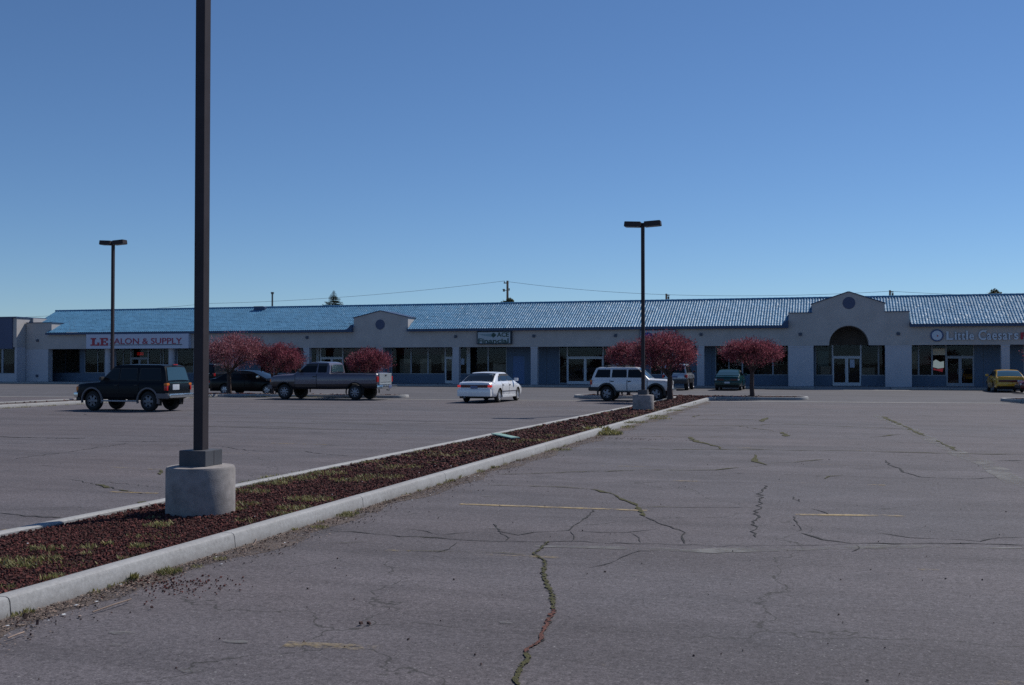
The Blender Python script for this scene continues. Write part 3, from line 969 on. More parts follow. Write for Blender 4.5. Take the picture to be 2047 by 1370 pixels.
# gable two with arched entrance
pk2 = (xat(1697, YF), z_(1697, 584))
s2 = (z_(1623, 608.5) + z_(1769, 606.5)) / 2
s1 = (z_(1577, 626.5) + z_(1818, 623.5)) / 2
ax = xat(1697, YF); ar = 1.37; az = ZL + .06
arc = [(ax + ar * math.cos(t), az + ar * math.sin(t)) for t in [math.pi * (1 - i / 24) for i in range(25)]]
mb = MB()
mb.prism([(g2a, ZL)] + [(ax - ar, ZL)] + arc + [(ax + ar, ZL), (g2b, ZL), (g2b, s1), (g2d, s1), (g2d, s2), pk2, (g2c, s2), (g2c, s1), (g2a, s1)], YF, YF + .55, M['stucco'])
mb.prism([(g2a, ZE + .3), (g2b, ZE + .3), (g2b, s1), (g2d, s1), (g2d, s2), pk2, (g2c, s2), (g2c, s1), (g2a, s1)], YF + .55, YF + 3.2, M['stucco'])
gab2 = obj('gable', mb, shop)
mb = MB(); cap_line(mb, [(g2c - .06, s2 - .02), pk2, (g2d + .06, s2 - .02)], YF, YF + 3.2)
mb.box(g2a - .05, g2c - .003, YF - .07, YF + 3.2, s1 + .003, s1 + .06, M['trim']); mb.box(g2d + .003, g2b + .05, YF - .07, YF + 3.2, s1 + .003, s1 + .06, M['trim'])
obj('cap', mb, gab2)
mb = MB(); c = yp(1697, 606, YF); mb.lathe([(0, YF - .03), (.42, YF - .03), (.44, YF - .01), (.44, YF + .01)], M['navy'], 'y', 36, (c.x, 0, c.z)); obj('roundel', mb, gab2)
# vault behind the arch
mb = MB()
vs = []
for (x, z) in arc: vs += [(x, YF + .55, z), (x, YG - .05, z)]
mb.add(vs, [(2 * i, 2 * i + 1, 2 * i + 3, 2 * i + 2) for i in range(24)], M['stucco'])
mb.prism(arc, YG - .05, YG + .05, M['inwall'])
obj('arch_vault', mb, shop)

# end stub wall at the left
mb = MB()
xs = xat(96, YF)
mb.box(XW0, -68.2, YF, YF + 1.9, ZL, z_(75, 646), M['stucco'])
mb.box(XW0, xs, YF + .02, YF + .6, .15, ZL - .002, M['pier'])
stub = obj('end_wall', mb, shop)
mb = MB(); mb.box(XW0, -68.13, YF - .07, YF + 1.97, z_(75, 646) + .002, z_(75, 646) + .06, M['trim']); obj('cap', mb, stub)

# columns
cols_x = [-42.5, -35.85, -29.05, -22.5, -15.95, -9.35]
for px in (613, 759.5, 911.5, 1068, 1229, 1400.5, 2010):
    xc = xat(px, YF + .1, 730)
    mb = MB()
    mb.box(xc - .27, xc + .27, YF + .03, YF + .5, .15, ZL - .002, M['pier'])
    mb.box(xc - .29, xc + .29, YF + .01, YF + .52, ZL - .12, ZL - .003, M['pier'])
    obj('column', mb, shop)
for px in (1601, 1796):
    xc = xat(px, YF + .1, 730)
    mb = MB(); mb.box(xc - .89, xc + .89, YF + .03, YF + .6, .15, ZL - .002, M['pier']); mb.box(xc - .905, xc + .905, YF + .015, YF + .62, ZL - .12, ZL - .003, M['pier'])
    obj('column', mb, shop)
for px in (216, 343, 470):
    xc = xat(px, YF + .25, 730)
    mb = MB(); mb.lathe([(.29, .15), (.29, ZL - .16), (.33, ZL - .14), (.33, ZL - .003)], M['pier'], 'z', 20, (xc, YF + .3, 0))
    obj('column', mb, shop, smooth=40)

# eave board
mb = MB()
for a, b in ((-68.6, g1a - .02), (g1b + .02, g2a - .02), (g2b + .02, XW1)):
    mb.box(a, b, YF - .36, YF - .30, ZE - .16, ZE + .03, M['trim'])
    mb.box(a, b, YF - .30, YF - .003, ZE - .13, ZE - .05, M['trim'])
# closure flashing where the eave meets the gables
for xg, sgn in ((g1a, -1), (g2a, -1), (g1b, 1), (g2b, 1)):
    w_ = .55 if sgn < 0 else .12
    x0, x1 = (xg - w_, xg - .022) if sgn < 0 else (xg + .022, xg + w_)
    mb.prism([(x0, ZE - .02), (x1, ZE - .02), (x1, ZE + .42 if sgn < 0 else ZE + .15), (x1 - .12 if sgn < 0 else x0, ZE + .42 if sgn < 0 else ZE + .15)], YF - .34, YF - .1, M['trim'])
obj('eave_board', mb, shop)

# tile roof: real barrel tiles in stepped courses
def roof_tiles(x0, x1, ystart, name='roof'):
    tw = 0.205; ncour = 16
    ye = YF - .36; ze = ZE + .02
    prof = [(0.0, 0.0), (.10, .019), (.22, .035), (.36, .043), (.50, .035), (.62, .019), (.72, 0.003), (.86, -.004)]
    n = int(round((x1 - x0) / tw))
    tw = (x1 - x0) / n
    cols = []
    for i in range(n):
        for (fx, h) in prof: cols.append((x0 + (i + fx) * tw, h))
    cols.append((x1, 0))
    slope = math.atan2(ZR - ze, YR - ye)
    Ls = math.hypot(ZR - ze, YR - ye)
    cs, sn = math.cos(slope), math.sin(slope)
    cx = np.array([c[0] for c in cols]); ch = np.array([c[1] for c in cols])
    ci = (np.arange(len(cols)) // len(prof))
    cfx = np.array([prof[i % len(prof)][0] - .4 for i in range(len(cols))])
    V = []; Fc = []
    for k in range(ncour):
        s0, s1 = Ls * k / ncour, Ls * (k + 1) / ncour + .03
        if ye + s0 * cs < ystart: continue
        jit = rng.normal(0, .003, n + 2)[np.minimum(ci, n)]
        tl = rng.normal(0, .012, n + 2)[np.minimum(ci, n)]
        roll = rng.normal(0, .006, n + 2)[np.minimum(ci, n)]
        rows = []
        for (s, up, thick) in ((s0, .017, -.012), (s0, .017, 0), ((s0 + s1) / 2, .009, 0), (s1, .0, 0)):
            hh = ch * 1.0 + up + thick + jit + tl * (s - s0) + roll * cfx
            rows.append(np.stack([cx, ye + s * cs - hh * sn, ze + s * sn + hh * cs], 1))
        b = len(V)
        base = sum(len(q) for q in V)
        m_ = len(cols)
        for r_ in rows: V.append(r_)
        for r_ in range(3):
            a = base + r_ * m_ + np.arange(m_ - 1)
            Fc.append(np.stack([a, a + 1, a + 1 + m_, a + m_], 1))
    mb = MB(); kk = mb.m(M['tile'])
    mb.v = np.concatenate(V).tolist(); mb.f = np.concatenate(Fc).tolist(); mb.mi = [kk] * len(mb.f)
    return mb


def merge(mbs):
    o = MB()
    for m_ in mbs:
        for mt in m_.mats: o.m(mt)
        off = len(o.v)
        o.v += m_.v; o.f += [tuple(i + off for i in f) for f in m_.f]; o.mi += [o.mats.index(m_.mats[i]) for i in m_.mi]
    return o


rf = merge([roof_tiles(-71.3, -68.5, YF + .9), roof_tiles(-68.5, g1a - .05, 0), roof_tiles(g1a - .05, g1b + .05, YF + .4), roof_tiles(g1b + .05, g2a - .05, 0),
            roof_tiles(g2a - .05, g2b + .05, YF + .4), roof_tiles(g2b + .05, XW1, 0)])
roof = obj('roof', rf, shop, smooth=50, fix_normals=False)
mb = MB()
x = -71.4
while x < XW1:
    x2 = min(x + .42, XW1)
    mb.tube([(x, YR, ZR + .03), (x2 + .02, YR, ZR + .03)], [.10, .085], M['tile'], 8)
    x = x2
obj('ridge_tiles', mb, roof, smooth=50)
mb = MB()
c = yp(521, 615, YR - .3)
mb.prism([(c.x - .55, ZR - .35), (c.x + .55, ZR - .35), (c.x + .55, ZR + .03), (c.x + .35, ZR + .11), (c.x - .55, ZR + .11)], YR - .55, YR + .4, M['trim'])
obj('roof_vent', mb, roof)

# rear mass, soffit and shop interior shell
mb = MB()
mb.box(XW0, XW1, YG + 5.5, YG + 18, -.05, 6.35, M['stucco'])
mb.box(XW0, XW1, YG + .12, YG + 5.5, 3.55, 3.7, M['inwall'])
mb.box(XW0, XW0 + .2, YF + .65, YG + 5.5, .152, 6.0, M['stucco'])
mb.box(XW1 - .2, XW1, YF + .42, YG + 5.5, .152, 6.3, M['stucco'])
obj('rear_wall', mb, shop)
mb = MB()
for a, b in ((-70.8, ax - ar), (ax + ar, XW1 - .2)):
    mb.box(a, b, YF + .402, YG + .12, ZL + .12, ZL + .2, M['stucco'])
obj('soffit', mb, shop)
mb = MB()
mb.box(XW0 + .2, XW1 - .2, YG + 5.2, YG + 5.48, .15, 3.5, M['inwall'])
mb.box(XW0 + .2, XW1 - .2, YG + .1, YG + 5.2, .153, .165, M['infloor'])
for a, b in ((622, 905),):
    mb.box(xat(a, YG), xat(b, YG), YG + .35, YG + .4, 2.55, 3.3, M['inred'])
for a, b, y0, y1, z0, z1, mt in ((788, 812, 1.2, 1.3, .6, 2.2, 'inbeige'), (826, 848, 1.6, 1.7, .8, 2.2, 'inbeige'), (866, 890, 2.0, 2.1, 1.2, 2.6, 'inbeige'), (944, 972, 2.5, 2.6, .3, 1.5, 'inwall'),
                             (979, 1010, .9, 1.0, .3, 1.75, 'inbeige'), (1634, 1656, .9, 1.0, 1.0, 2.75, 'inteal'), (1640, 1660, .7, .8, .9, 1.6, 'inbeige'), (1724, 1750, 1.5, 1.6, .9, 1.5, 'inbeige'),
                             (1824, 1836, 1.0, 1.1, 1.4, 2.7, 'inbeige'), (1838, 1862, .9, 1.0, 1.7, 2.9, 'inred'), (1896, 1940, 2.3, 2.4, .2, 1.1, 'inred'), (1755, 1770, .8, .9, 1.5, 2.5, 'inred'), (358, 385, 1.0, 1.1, .4, 1.6, 'inbeige'), (320, 336, .9, 1.0, .4, 1.9, 'inred')):
    mb.box(xat(a, YG), xat(b, YG), YG + y0, YG + y1, z0, z1, M[mt])
obj('interior', mb, shop)

ZS, ZD, ZT = .92, 2.30, ZL + .118


def panel(a, b):                 # full height slate wall
    x0, x1 = xat(a, YG), xat(b, YG)
    wall = MB(); wall.box(x0, x1, YG, YG + .1, .152, ZT, M['slate'])
    x = x0 + .6
    while x < x1 - .2:
        wall.box(x, x + .02, YG - .008, YG, .16, ZT - .01, M['darkframe']); x += 1.2
    obj('shopfront_wall', wall, shop)


def window(a, b, sill=ZS, top=None, fm='alum', mull=(), slate=True):
    x0, x1 = xat(a, YG), xat(b, YG); top = top or ZT
    mb = MB(); t = .055
    y0, y1 = YG - .03, YG + .07
    mb.box(x0, x0 + t, y0, y1, sill + .002, top - .002, M[fm]); mb.box(x1 - t, x1, y0, y1, sill + .002, top - .002, M[fm])
    mb.box(x0 + t, x1 - t, y0, y1, sill + .002, sill + .06, M[fm]); mb.box(x0 + t, x1 - t, y0, y1, top - .06, top - .002, M[fm])
    for q in mull:
        xm = xat(q, YG); mb.box(xm - t / 2, xm + t / 2, y0, y1, sill + .06, top - .06, M[fm])
    w = obj('window', mb, shop)
    if slate:
        wall = MB(); wall.box(x0, x1, YG, YG + .1, .152, sill, M['slate']); obj('sill_panel', wall, w)
    g = MB(); g.add([(x0 + t, YG + .02, sill + .06), (x1 - t, YG + .02, sill + .06), (x1 - t, YG + .02, top - .06), (x0 + t, YG + .02, top - .06)], [(0, 1, 2, 3)], M['glass'])
    obj('pane', g, w, fix_normals=False)


def door(a, b, leaves=2, fm='alum', head=ZD, transom=True):
    x0, x1 = xat(a, YG), xat(b, YG)
    n = leaves; wd = (x1 - x0) / n
    for i in range(n):
        mb = MB(); xa_, xb_ = x0 + i * wd + .004, x0 + (i + 1) * wd - .004
        s = .10; y0, y1 = YG - .04, YG + .05
        mb.box(xa_, xa_ + s, y0, y1, .16, head, M[fm]); mb.box(xb_ - s, xb_, y0, y1, .16, head, M[fm])
        mb.box(xa_ + s, xb_ - s, y0, y1, .16, .40, M[fm]); mb.box(xa_ + s, xb_ - s, y0, y1, head - .12, head, M[fm])
        d_ = obj('door', mb, shop)
        g = MB(); g.add([(xa_ + s, YG, .40), (xb_ - s, YG, .40), (xb_ - s, YG, head - .12), (xa_ + s, YG, head - .12)], [(0, 1, 2, 3)], M['glass'])
        obj('pane', g, d_, fix_normals=False)
        h = MB(); hx = xb_ - .16 if (i == 0 and n == 2) else xa_ + .16
        h.tube([(hx, YG - .05, 1.05), (hx, YG - .10, 1.08), (hx, YG - .10, 1.42), (hx, YG - .05, 1.45)], .014, M['alum'], 6)
        obj('handle', h, d_)
    if transom: window(a, b, head + .01, None, fm, slate=False)


panel(160, 170); panel(97, 104)
window(104, 160, fm='darkframe', mull=(131,))
window(170, 210, mull=(196,)); panel(210, 232)
window(232, 262, mull=(247,)); door(262, 297, 2, 'alum'); window(297, 350, mull=(322, 327, 340))
panel(350, 355); window(355, 388, mull=()); window(388, 452, mull=(420,)); panel(452, 520); window(520, 604, mull=(548, 576)); panel(604, 621)
window(621, 634, fm='alum'); window(634, 641, fm='whiteframe', mull=(637,)); door(641, 686, 2, 'whiteframe'); window(686, 752, mull=(718,)); panel(752, 768)
panel(768, 783); window(783, 822); window(822, 856); window(856, 890); door(890, 906, 1, 'whiteframe'); panel(906, 918)
window(918, 934); window(934, 939, fm='whiteframe', mull=(936.5,)); window(939, 976); window(976, 1013); panel(1013, 1024); panel(1050, 1118)
window(1118, 1134, sill=.2, mull=()); door(1134, 1206, 2, 'whiteframe'); window(1206, 1222, sill=.2); panel(1222, 1240)
panel(1240, 1300); window(1300, 1345, mull=(1322,)); panel(1345, 1430); window(1430, 1484, mull=(1457,)); window(1484, 1545); window(1545, 1576); panel(1576, 1630)
window(1630, 1664, mull=()); door(1664, 1721, 2, 'whiteframe'); window(1721, 1756); window(1756, 1774); panel(1774, 1819)
window(1819, 1836); window(1836, 1863); window(1863, 1891); door(1891, 1947, 2, 'alum'); panel(1947, 2025); panel(2025, 2045); window(2045, 2140, mull=(2090,)); panel(2140, 2190)
# solid blue door
x0, x1 = xat(1024, YG), xat(1050, YG)
wall = MB(); wall.box(x0, x1, YG, YG + .1, 2.42, ZT, M['slate'])
wall.box(x0, x0 + .07, YG, YG + .1, .152, 2.42, M['slate']); wall.box(x1 - .07, x1, YG, YG + .1, .152, 2.42, M['slate'])
mb = MB(); mb.box(x0 + .074, x1 - .074, YG + .01, YG + .06, .16, 2.41, M['bluedoor']); dd = obj('door', mb, shop)
mb = MB(); mb.lathe([(0, YG - .05), (.03, YG - .045), (.035, YG - .02), (.012, YG), (.012, YG + .012)], M['alum'], 'y', 10, (x0 + .16, 0, 1.15)); obj('handle', mb, dd)
obj('shopfront_wall', wall, shop)

# small blue fixtures above each column
fx = [(75.5, 681, 'small dark blue square fixture on the end wall beside the neighbouring shop', YF),
      (74.5, 751.5, 'low dark blue square fixture near the ground on the left end wall', YF + .02),
      (614, 675, 'small blue square fixture above the trees left of the little gable', YF),
      (911, 673, 'small blue square fixture between the little gable and the green framed sign', YF),
      (1067.5, 672, 'small blue square fixture just right of the green framed sign', YF),
      (1230.5, 671, 'small blue square fixture left of the lamp post and blue framed sign', YF),
      (1401.5, 669, 'small blue square fixture between the two trees right of the blue framed sign', YF),
      (1600, 668.5, 'small blue square fixture left of the arched entrance', YF),
      (1795.5, 667.5, 'small blue square fixture right of the arched entrance', YF)]
for px, py, lb, Y in fx:
    c = yp(px, py, Y)
    mb = MB(); mb.cbox(c.x - .11, c.x + .11, Y - .10, Y - .002, c.z - .11, c.z + .11, M['bluesq'], .02)
    tag(obj('wall_fixture', mb), lb, 'wall fixture', 'blue square fixtures along the fascia')

# ------------------------------------------------------------------ neighbouring shop at the left
nb = empty('shop_building', (-80, 79.1, 0), 'flat roofed neighbouring shop with navy fascia at the left edge', 'building')
YN = 79.05
zt_ = z_(20, 633.5, YN)
mb = MB()
mb.box(-105, XW0 - .05, YN + .3, YN + 19, ZL + .15, zt_ - .1, M['stucco'])
mb.box(-71.5, XW0 - .05, YN, YN + .3, ZL + .15, zt_ - .1, M['stucco'])
xn = xat(29, YN)
mb.box(xn, XW0 - .05, YN + .04, YN + 19, .15, ZL + .15, M['pier'])
mb.box(-105, xn, YN + .06, YN + .4, .15, .85, M['pier'])
mb.box(-105, xn, YN + 4, YN + 18, .15, ZL + .1, M['inwall'])
obj('wall', mb, nb)
mb = MB(); mb.box(-105, -71.46, YN - .12, YN - .003, ZL + .02, zt_ - .1, M['navy']); mb.box(-105, -71.5, YN, YN + .25, ZL + .02, ZL + .14, M['navy']); obj('fascia', mb, nb)
mb = MB(); mb.box(-105.1, XW0 + .02, YN - .18, YN + 19.1, zt_ - .098, zt_, M['trim']); obj('cap', mb, nb)
for a, b in ((-40, 3), (3, xn)):
    x0 = xat(a, YN) if a < 0 else xat(3.5, YN); x1 = xat(3, YN) if b == 3 else xn
    mb = MB()
    for q in (x0, x1 - .08): mb.box(q, q + .08, YN + .1, YN + .2, .852, ZL + .14, M['alum'])
    mb.box(x0 + .08, x1 - .08, YN + .1, YN + .2, .852, .92, M['alum'])
    w = obj('window', mb, nb)
    g = MB(); g.add([(x0 + .08, YN + .15, .92), (x1 - .08, YN + .15, .92), (x1 - .08, YN + .15, ZL + .14), (x0 + .08, YN + .15, ZL + .14)], [(0, 1, 2, 3)], M['glass'])
    obj('pane', g, w, fix_normals=False)

# ------------------------------------------------------------------ shop signs
def text_mb(body, x0, x1, z0, z1, y, depth, material, bold=0.0, side=None, xform=None):
    cu = bpy.data.curves.new('lettering', 'FONT')
    cu.body = body; cu.size = 1; cu.extrude = 0.0; cu.offset = bold; cu.resolution_u = 3
    o = bpy.data.objects.new('lettering', cu)
    COL.objects.link(o)
    dg = bpy.context.evaluated_depsgraph_get()
    me = bpy.data.meshes.new_from_object(o.evaluated_get(dg))
    bpy.data.objects.remove(o)
    a = np.array([v.co[:] for v in me.vertices])
    lo, hi = a.min(0), a.max(0)
    sx = (x1 - x0) / (hi[0] - lo[0]); sz = (z1 - z0) / (hi[1] - lo[1])
    mb = MB()
    bm = bmesh.new(); bm.from_mesh(me)
    bmesh.ops.remove_doubles(bm, verts=bm.verts, dist=1e-5)
    for v in bm.verts:
        v.co = Vector((x0 + (v.co.x - lo[0]) * sx, y, z0 + (v.co.y - lo[1]) * sz))
    r = bmesh.ops.extrude_face_region(bm, geom=list(bm.faces))
    nv = [g for g in r['geom'] if isinstance(g, bmesh.types.BMVert)]
    for v in nv: v.co.y = y - depth
    bmesh.ops.recalc_face_normals(bm, faces=bm.faces)
    bm.verts.index_update()
    vs = [v.co[:] for v in bm.verts]
    front = [[v.index for v in f.verts] for f in bm.faces if abs(f.normal.y) > .9]
    sides = [[v.index for v in f.verts] for f in bm.faces if abs(f.normal.y) <= .9]
    mb.add(vs, front, material)
    k = mb.m(side or material)
    mb.f += [tuple(f) for f in sides]; mb.mi += [k] * len(sides)
    bm.free()
    return mb


# salon sign
a, b = xat(172.5, YF - .4), xat(377, YF - .4)
zt2, zb2 = z_(270, 665.5, YF - .4), z_(270, 697, YF - .4)
sg = empty('shop_sign', ((a + b) / 2, YF - .3, zb2), 'wide white box sign with red serif and thin red letters at the left', 'shop sign')
mb = MB(); mb.box(a, b, YF - .42, YF - .004, zb2, ZE - .165, M['signwhite']); mb.box(b - .8, b - .78, YF - .424, YF - .42, zb2 + .02, ZE - .18, M['signgrey']); obj('sign_box', mb, sg)
ys = YF - .422
mb = MB()
lx0, lx1, lx2, lx3 = xat(181, ys), xat(199.5, ys), xat(199.5, ys), xat(215.5, ys)
lt, lbm = z_(200, 676, ys), z_(200, 691.3, ys)
H = lt - lbm; t = H * .16
yy0, yy1 = ys - .03, ys
def bx(x0, x1, z0, z1): mb.box(x0, x1, yy0, yy1, z0, z1, M['signred'])
w = lx1 - lx0
bx(lx0 + .02, lx0 + w * .60, lt - t, lt); bx(lx0 + w * .18, lx0 + w * .44, lbm + t, lt - t); bx(lx0, lx0 + w * .94, lbm, lbm + t); bx(lx0 + w * .74, lx0 + w * .94, lbm + t, lbm + H * .42)
w = lx3 - lx2
bx(lx2, lx3, lt - t, lt); bx(lx2, lx3 + .02, lbm, lbm + t); bx(lx2 + w * .16, lx2 + w * .44, lbm + t, lt - t); bx(lx2 + w * .44, lx2 + w * .74, lbm + H * .43, lbm + H * .57)
bx(lx2 + w * .8, lx3, lt - H * .36, lt - t); bx(lx2 + w * .82, lx3 + .02, lbm + t, lbm + H * .36); bx(lx2 + w * .64, lx2 + w * .74, lbm + H * .34, lbm + H * .43); bx(lx2 + w * .64, lx2 + w * .74, lbm + H * .57, lbm + H * .66)
obj('lettering', mb, sg)
obj('lettering', text_mb('SALON & SUPPLY', xat(220, ys), xat(363.5, ys), z_(300, 688, ys), z_(300, 676, ys), ys, .03, M['signmaroon'], .004), sg)
mb = MB(); mb.box(xat(219, ys), xat(364, ys), ys - .02, ys, z_(300, 690.2, ys), z_(300, 688.9, ys), M['signdark']); obj('underline', mb, sg)

# finance sign
ys = YF - .25
a, b, zt2, zb2 = xat(953, ys), xat(1022.5, ys), z_(987, 662.3, ys), z_(987, 688.3, ys)
sg = empty('shop_sign', ((a + b) / 2, YF - .1, zb2), 'dark framed rectangular sign with green arrow and dark letters above the white sedan', 'shop sign')
mb = MB(); fr = .075
mb.box(a, a + fr, ys - .03, YF - .004, zb2, zt2, M['signdark']); mb.box(b - fr * 1.4, b, ys - .03, YF - .004, zb2, zt2, M['signdark'])
mb.box(a + fr, b - fr * 1.4, ys - .03, YF - .004, zb2, zb2 + fr, M['signdark']); mb.box(a + fr, b - fr * 1.4, ys - .03, YF - .004, zt2 - fr, zt2, M['signdark'])
obj('sign_frame', mb, sg)
mb = MB(); mb.box(a + fr, b - fr * 1.4, ys, YF - .006, zb2 + fr, zt2 - fr, M['signgrey']); obj('sign_face', mb, sg)
X = lambda z: xat(930 + z / 18.6, ys); Zz = lambda z: z_(987, 655 + z / 18.6, ys)
obj('lettering', text_mb('ACE', X(1180), X(1620), Zz(350), Zz(185), ys, .02, M['signgreen'], .022), sg)
obj('lettering', text_mb('Financial', X(482), X(1615), Zz(590), Zz(405), ys, .02, M['signgreen'], .024), sg)
mb = MB()
ps = [(X(960), Zz(290)), (X(1040), Zz(190)), (X(1090), Zz(215)), (X(1155), Zz(280)), (X(1090), Zz(345)), (X(1040), Zz(380))]
mb.prism(ps[::-1], ys - .015, ys - .001, M['signgreen'])
ps = [(X(490), Zz(255)), (X(900), Zz(235)), (X(990), Zz(215)), (X(955), Zz(290)), (X(990), Zz(350)), (X(760), Zz(310)), (X(600), Zz(280))]
mb.prism(ps[::-1], ys - .010, ys - .0006, M['signpalegreen'])
obj('arrow', mb, sg)

# blue framed sign behind the tree
ys = YF - .18
a, b, zt2 = xat(1279, ys), xat(1351, ys), z_(1315, 659.5, ys)
zb2 = zt2 - .95
sg = empty('shop_sign', ((a + b) / 2, YF - .1, zb2), 'pale sign with thin blue frame half hidden by the lamp post and red tree', 'shop sign')
mb = MB(); fr = .05
mb.box(a, a + fr, ys - .03, YF - .004, zb2, zt2, M['trim']); mb.box(b - fr, b, ys - .03, YF - .004, zb2, zt2, M['trim']); mb.box(a + fr, b - fr, ys - .03, YF - .004, zb2, zb2 + fr, M['trim']); mb.box(a + fr, b - fr, ys - .03, YF - .004, zt2 - fr, zt2, M['trim'])
obj('sign_frame', mb, sg)
mb = MB(); mb.box(a + fr, b - fr, ys, YF - .006, zb2 + fr, zt2 - fr, M['signgrey']); obj('sign_face', mb, sg)
mb = MB(); c = yp(1295, 671, ys)
mb.prism([(c.x + .36 * math.cos(t * .2618), c.z + .24 * math.sin(t * .2618)) for t in range(24)], ys - .015, ys - .001, M['signblue'])
obj('emblem', mb, sg)

# dimensional letters at the right
ys = YF - .02
s_ = lambda zx: 1840 + zx / 7.613
u_ = lambda zy: 640 + zy / 7.611
sg = empty('shop_sign', (xat(1950, YF), YF, 3.4), 'raised pale serif letters with blue edges and round emblem above the right hand shop', 'shop sign')


def serif_word(chars, zlo):
    """letters from the built-in face plus slab serifs, each word in its own box"""
    out = MB()
    for ch, x0, x1, zt1, zb1, serifs in chars:
        X0, X1 = xat(s_(x0), ys), xat(s_(x1), ys); Z1, Z0 = z_(1950, u_(zt1), ys), z_(1950, u_(zb1), ys)
        m_ = text_mb(ch, X0, X1, Z0, Z1, ys, .09, M['letterwhite'], .02, M['letterside'])
        parts = [out, m_]
        sb = MB(); W = X1 - X0; hh = .045
        for (fx, top) in serifs:
            xc = X0 + W * fx; zz = Z1 - hh if top else Z0
            sb.box(xc - .07, xc + .07, ys - .093, ys - .001, zz, zz + hh, M['letterwhite'])
        if sb.v: parts.append(sb)
        out = merge(parts)
    return out


obj('lettering', serif_word([('L', 395, 500, 170, 300, ((.12, 1), (.12, 0))), ('i', 522, 552, 178, 300, ((.5, 0),)), ('t', 565, 615, 190, 300, ((.5, 0),)), ('t', 625, 680, 190, 300, ((.5, 0),)), ('l', 695, 725, 165, 300, ((.5, 0), (.3, 1))), ('e', 742, 815, 215, 302, ())], 0), sg)
obj('lettering', serif_word([('C', 880, 1000, 155, 308, ((.95, 1),)), ('a', 1012, 1078, 205, 305, ()), ('e', 1092, 1165, 205, 305, ()), ('s', 1180, 1238, 205, 305, ()), ('a', 1252, 1322, 205, 305, ()), ('r', 1342, 1400, 205, 303, ((.2, 0), (.1, 1))), ('s', 1422, 1490, 205, 303, ())], 0), sg)
c = yp(s_(250), u_(235), ys)
mb = MB()
mb.lathe([(0, ys - .10), (.40, ys - .10), (.43, ys - .08), (.43, ys - .001)], M['letterside'], 'y', 32, (c.x, 0, c.z))
mb.lathe([(0, ys - .112), (.33, ys - .112), (.34, ys - .10)], M['letterwhite'], 'y', 32, (c.x, 0, c.z))
mb.prism([(c.x - .02, c.z - .1), (c.x + .07, c.z - .08), (c.x + .09, c.z + .03), (c.x, c.z + .01)], ys - .12, ys - .113, M['signred'])
obj('emblem', mb, sg)
obj('lettering', text_mb('P', xat(s_(1525), ys), xat(s_(1640), ys), z_(1950, u_(298), ys), z_(1950, u_(195), ys), ys, .09, M['signred'], .03), sg)

# lit window signs and notices
mb = MB(); c = yp(280, 707.5, YG + .1)
for k in range(4):
    x_ = c.x - .32 + k * .17
    mb.tube([(x_, YG + .14, c.z - .11), (x_ + .11, YG + .14, c.z - .11), (x_ + .11, YG + .14, c.z + .11), (x_, YG + .14, c.z + .11), (x_, YG + .14, c.z - .11)], .022, M['neonred'], 6)
tag(obj('neon_sign', mb), 'small glowing red window sign above the salon door', 'neon sign')
ws = empty('window_sign', (xat(1875, YG), YG + .12, .9), 'bright white and red lit sign in the window beside the right hand double doors', 'window sign')
a, b = xat(1865, YG), xat(1887, YG)
mb = MB()
zt2, zb2 = z_(1876, 719, YG), z_(1876, 737, YG)
mb.prism([(a, zb2 + .1), (a + .35, zb2), (b, zb2 + .06), (b, zt2 - .12), (b - .25, zt2 - .18), (a + .2, zt2), (a + .03, zt2 - .12)], YG + .10, YG + .13, M['litwhite']); obj('panel', mb, ws)
mb = MB(); z1, z0 = zb2 + .02, z_(1876, 744, YG)
mb.prism([(a + .02, z0 + .15), (a + .3, z0 + .1), (b - .1, z0), (b - .04, z1), (a + .25, z1 - .08), (a + .05, z1 + .02)], YG + .135, YG + .15, M['litred']); obj('panel', mb, ws)
for px0, px1, py0, py1, mt, lb in ((921.5, 928, 717, 729, 'paperblue', 'pale notice taped inside the window behind the white sedan'), (1699, 1708, 719, 735, 'paperblue', 'pale notice taped to the right leaf of the arched entrance doors'),
                                  (1863, 1890, 697, 710, 'inbeige', 'pale poster high in the window above the lit sign'), (1874, 1893, 1, 1, None, None)):
    if not mt: continue
    mb = MB(); p, q = yp(px0, py1, YG - .02), yp(px1, py0, YG - .02)
    yy = YG - .006 if 'leaf' in lb else YG + .012
    mb.box(p.x, q.x, yy - .003, yy, p.z, q.z, M[mt])
    tag(obj('notice', mb), lb, 'notice')

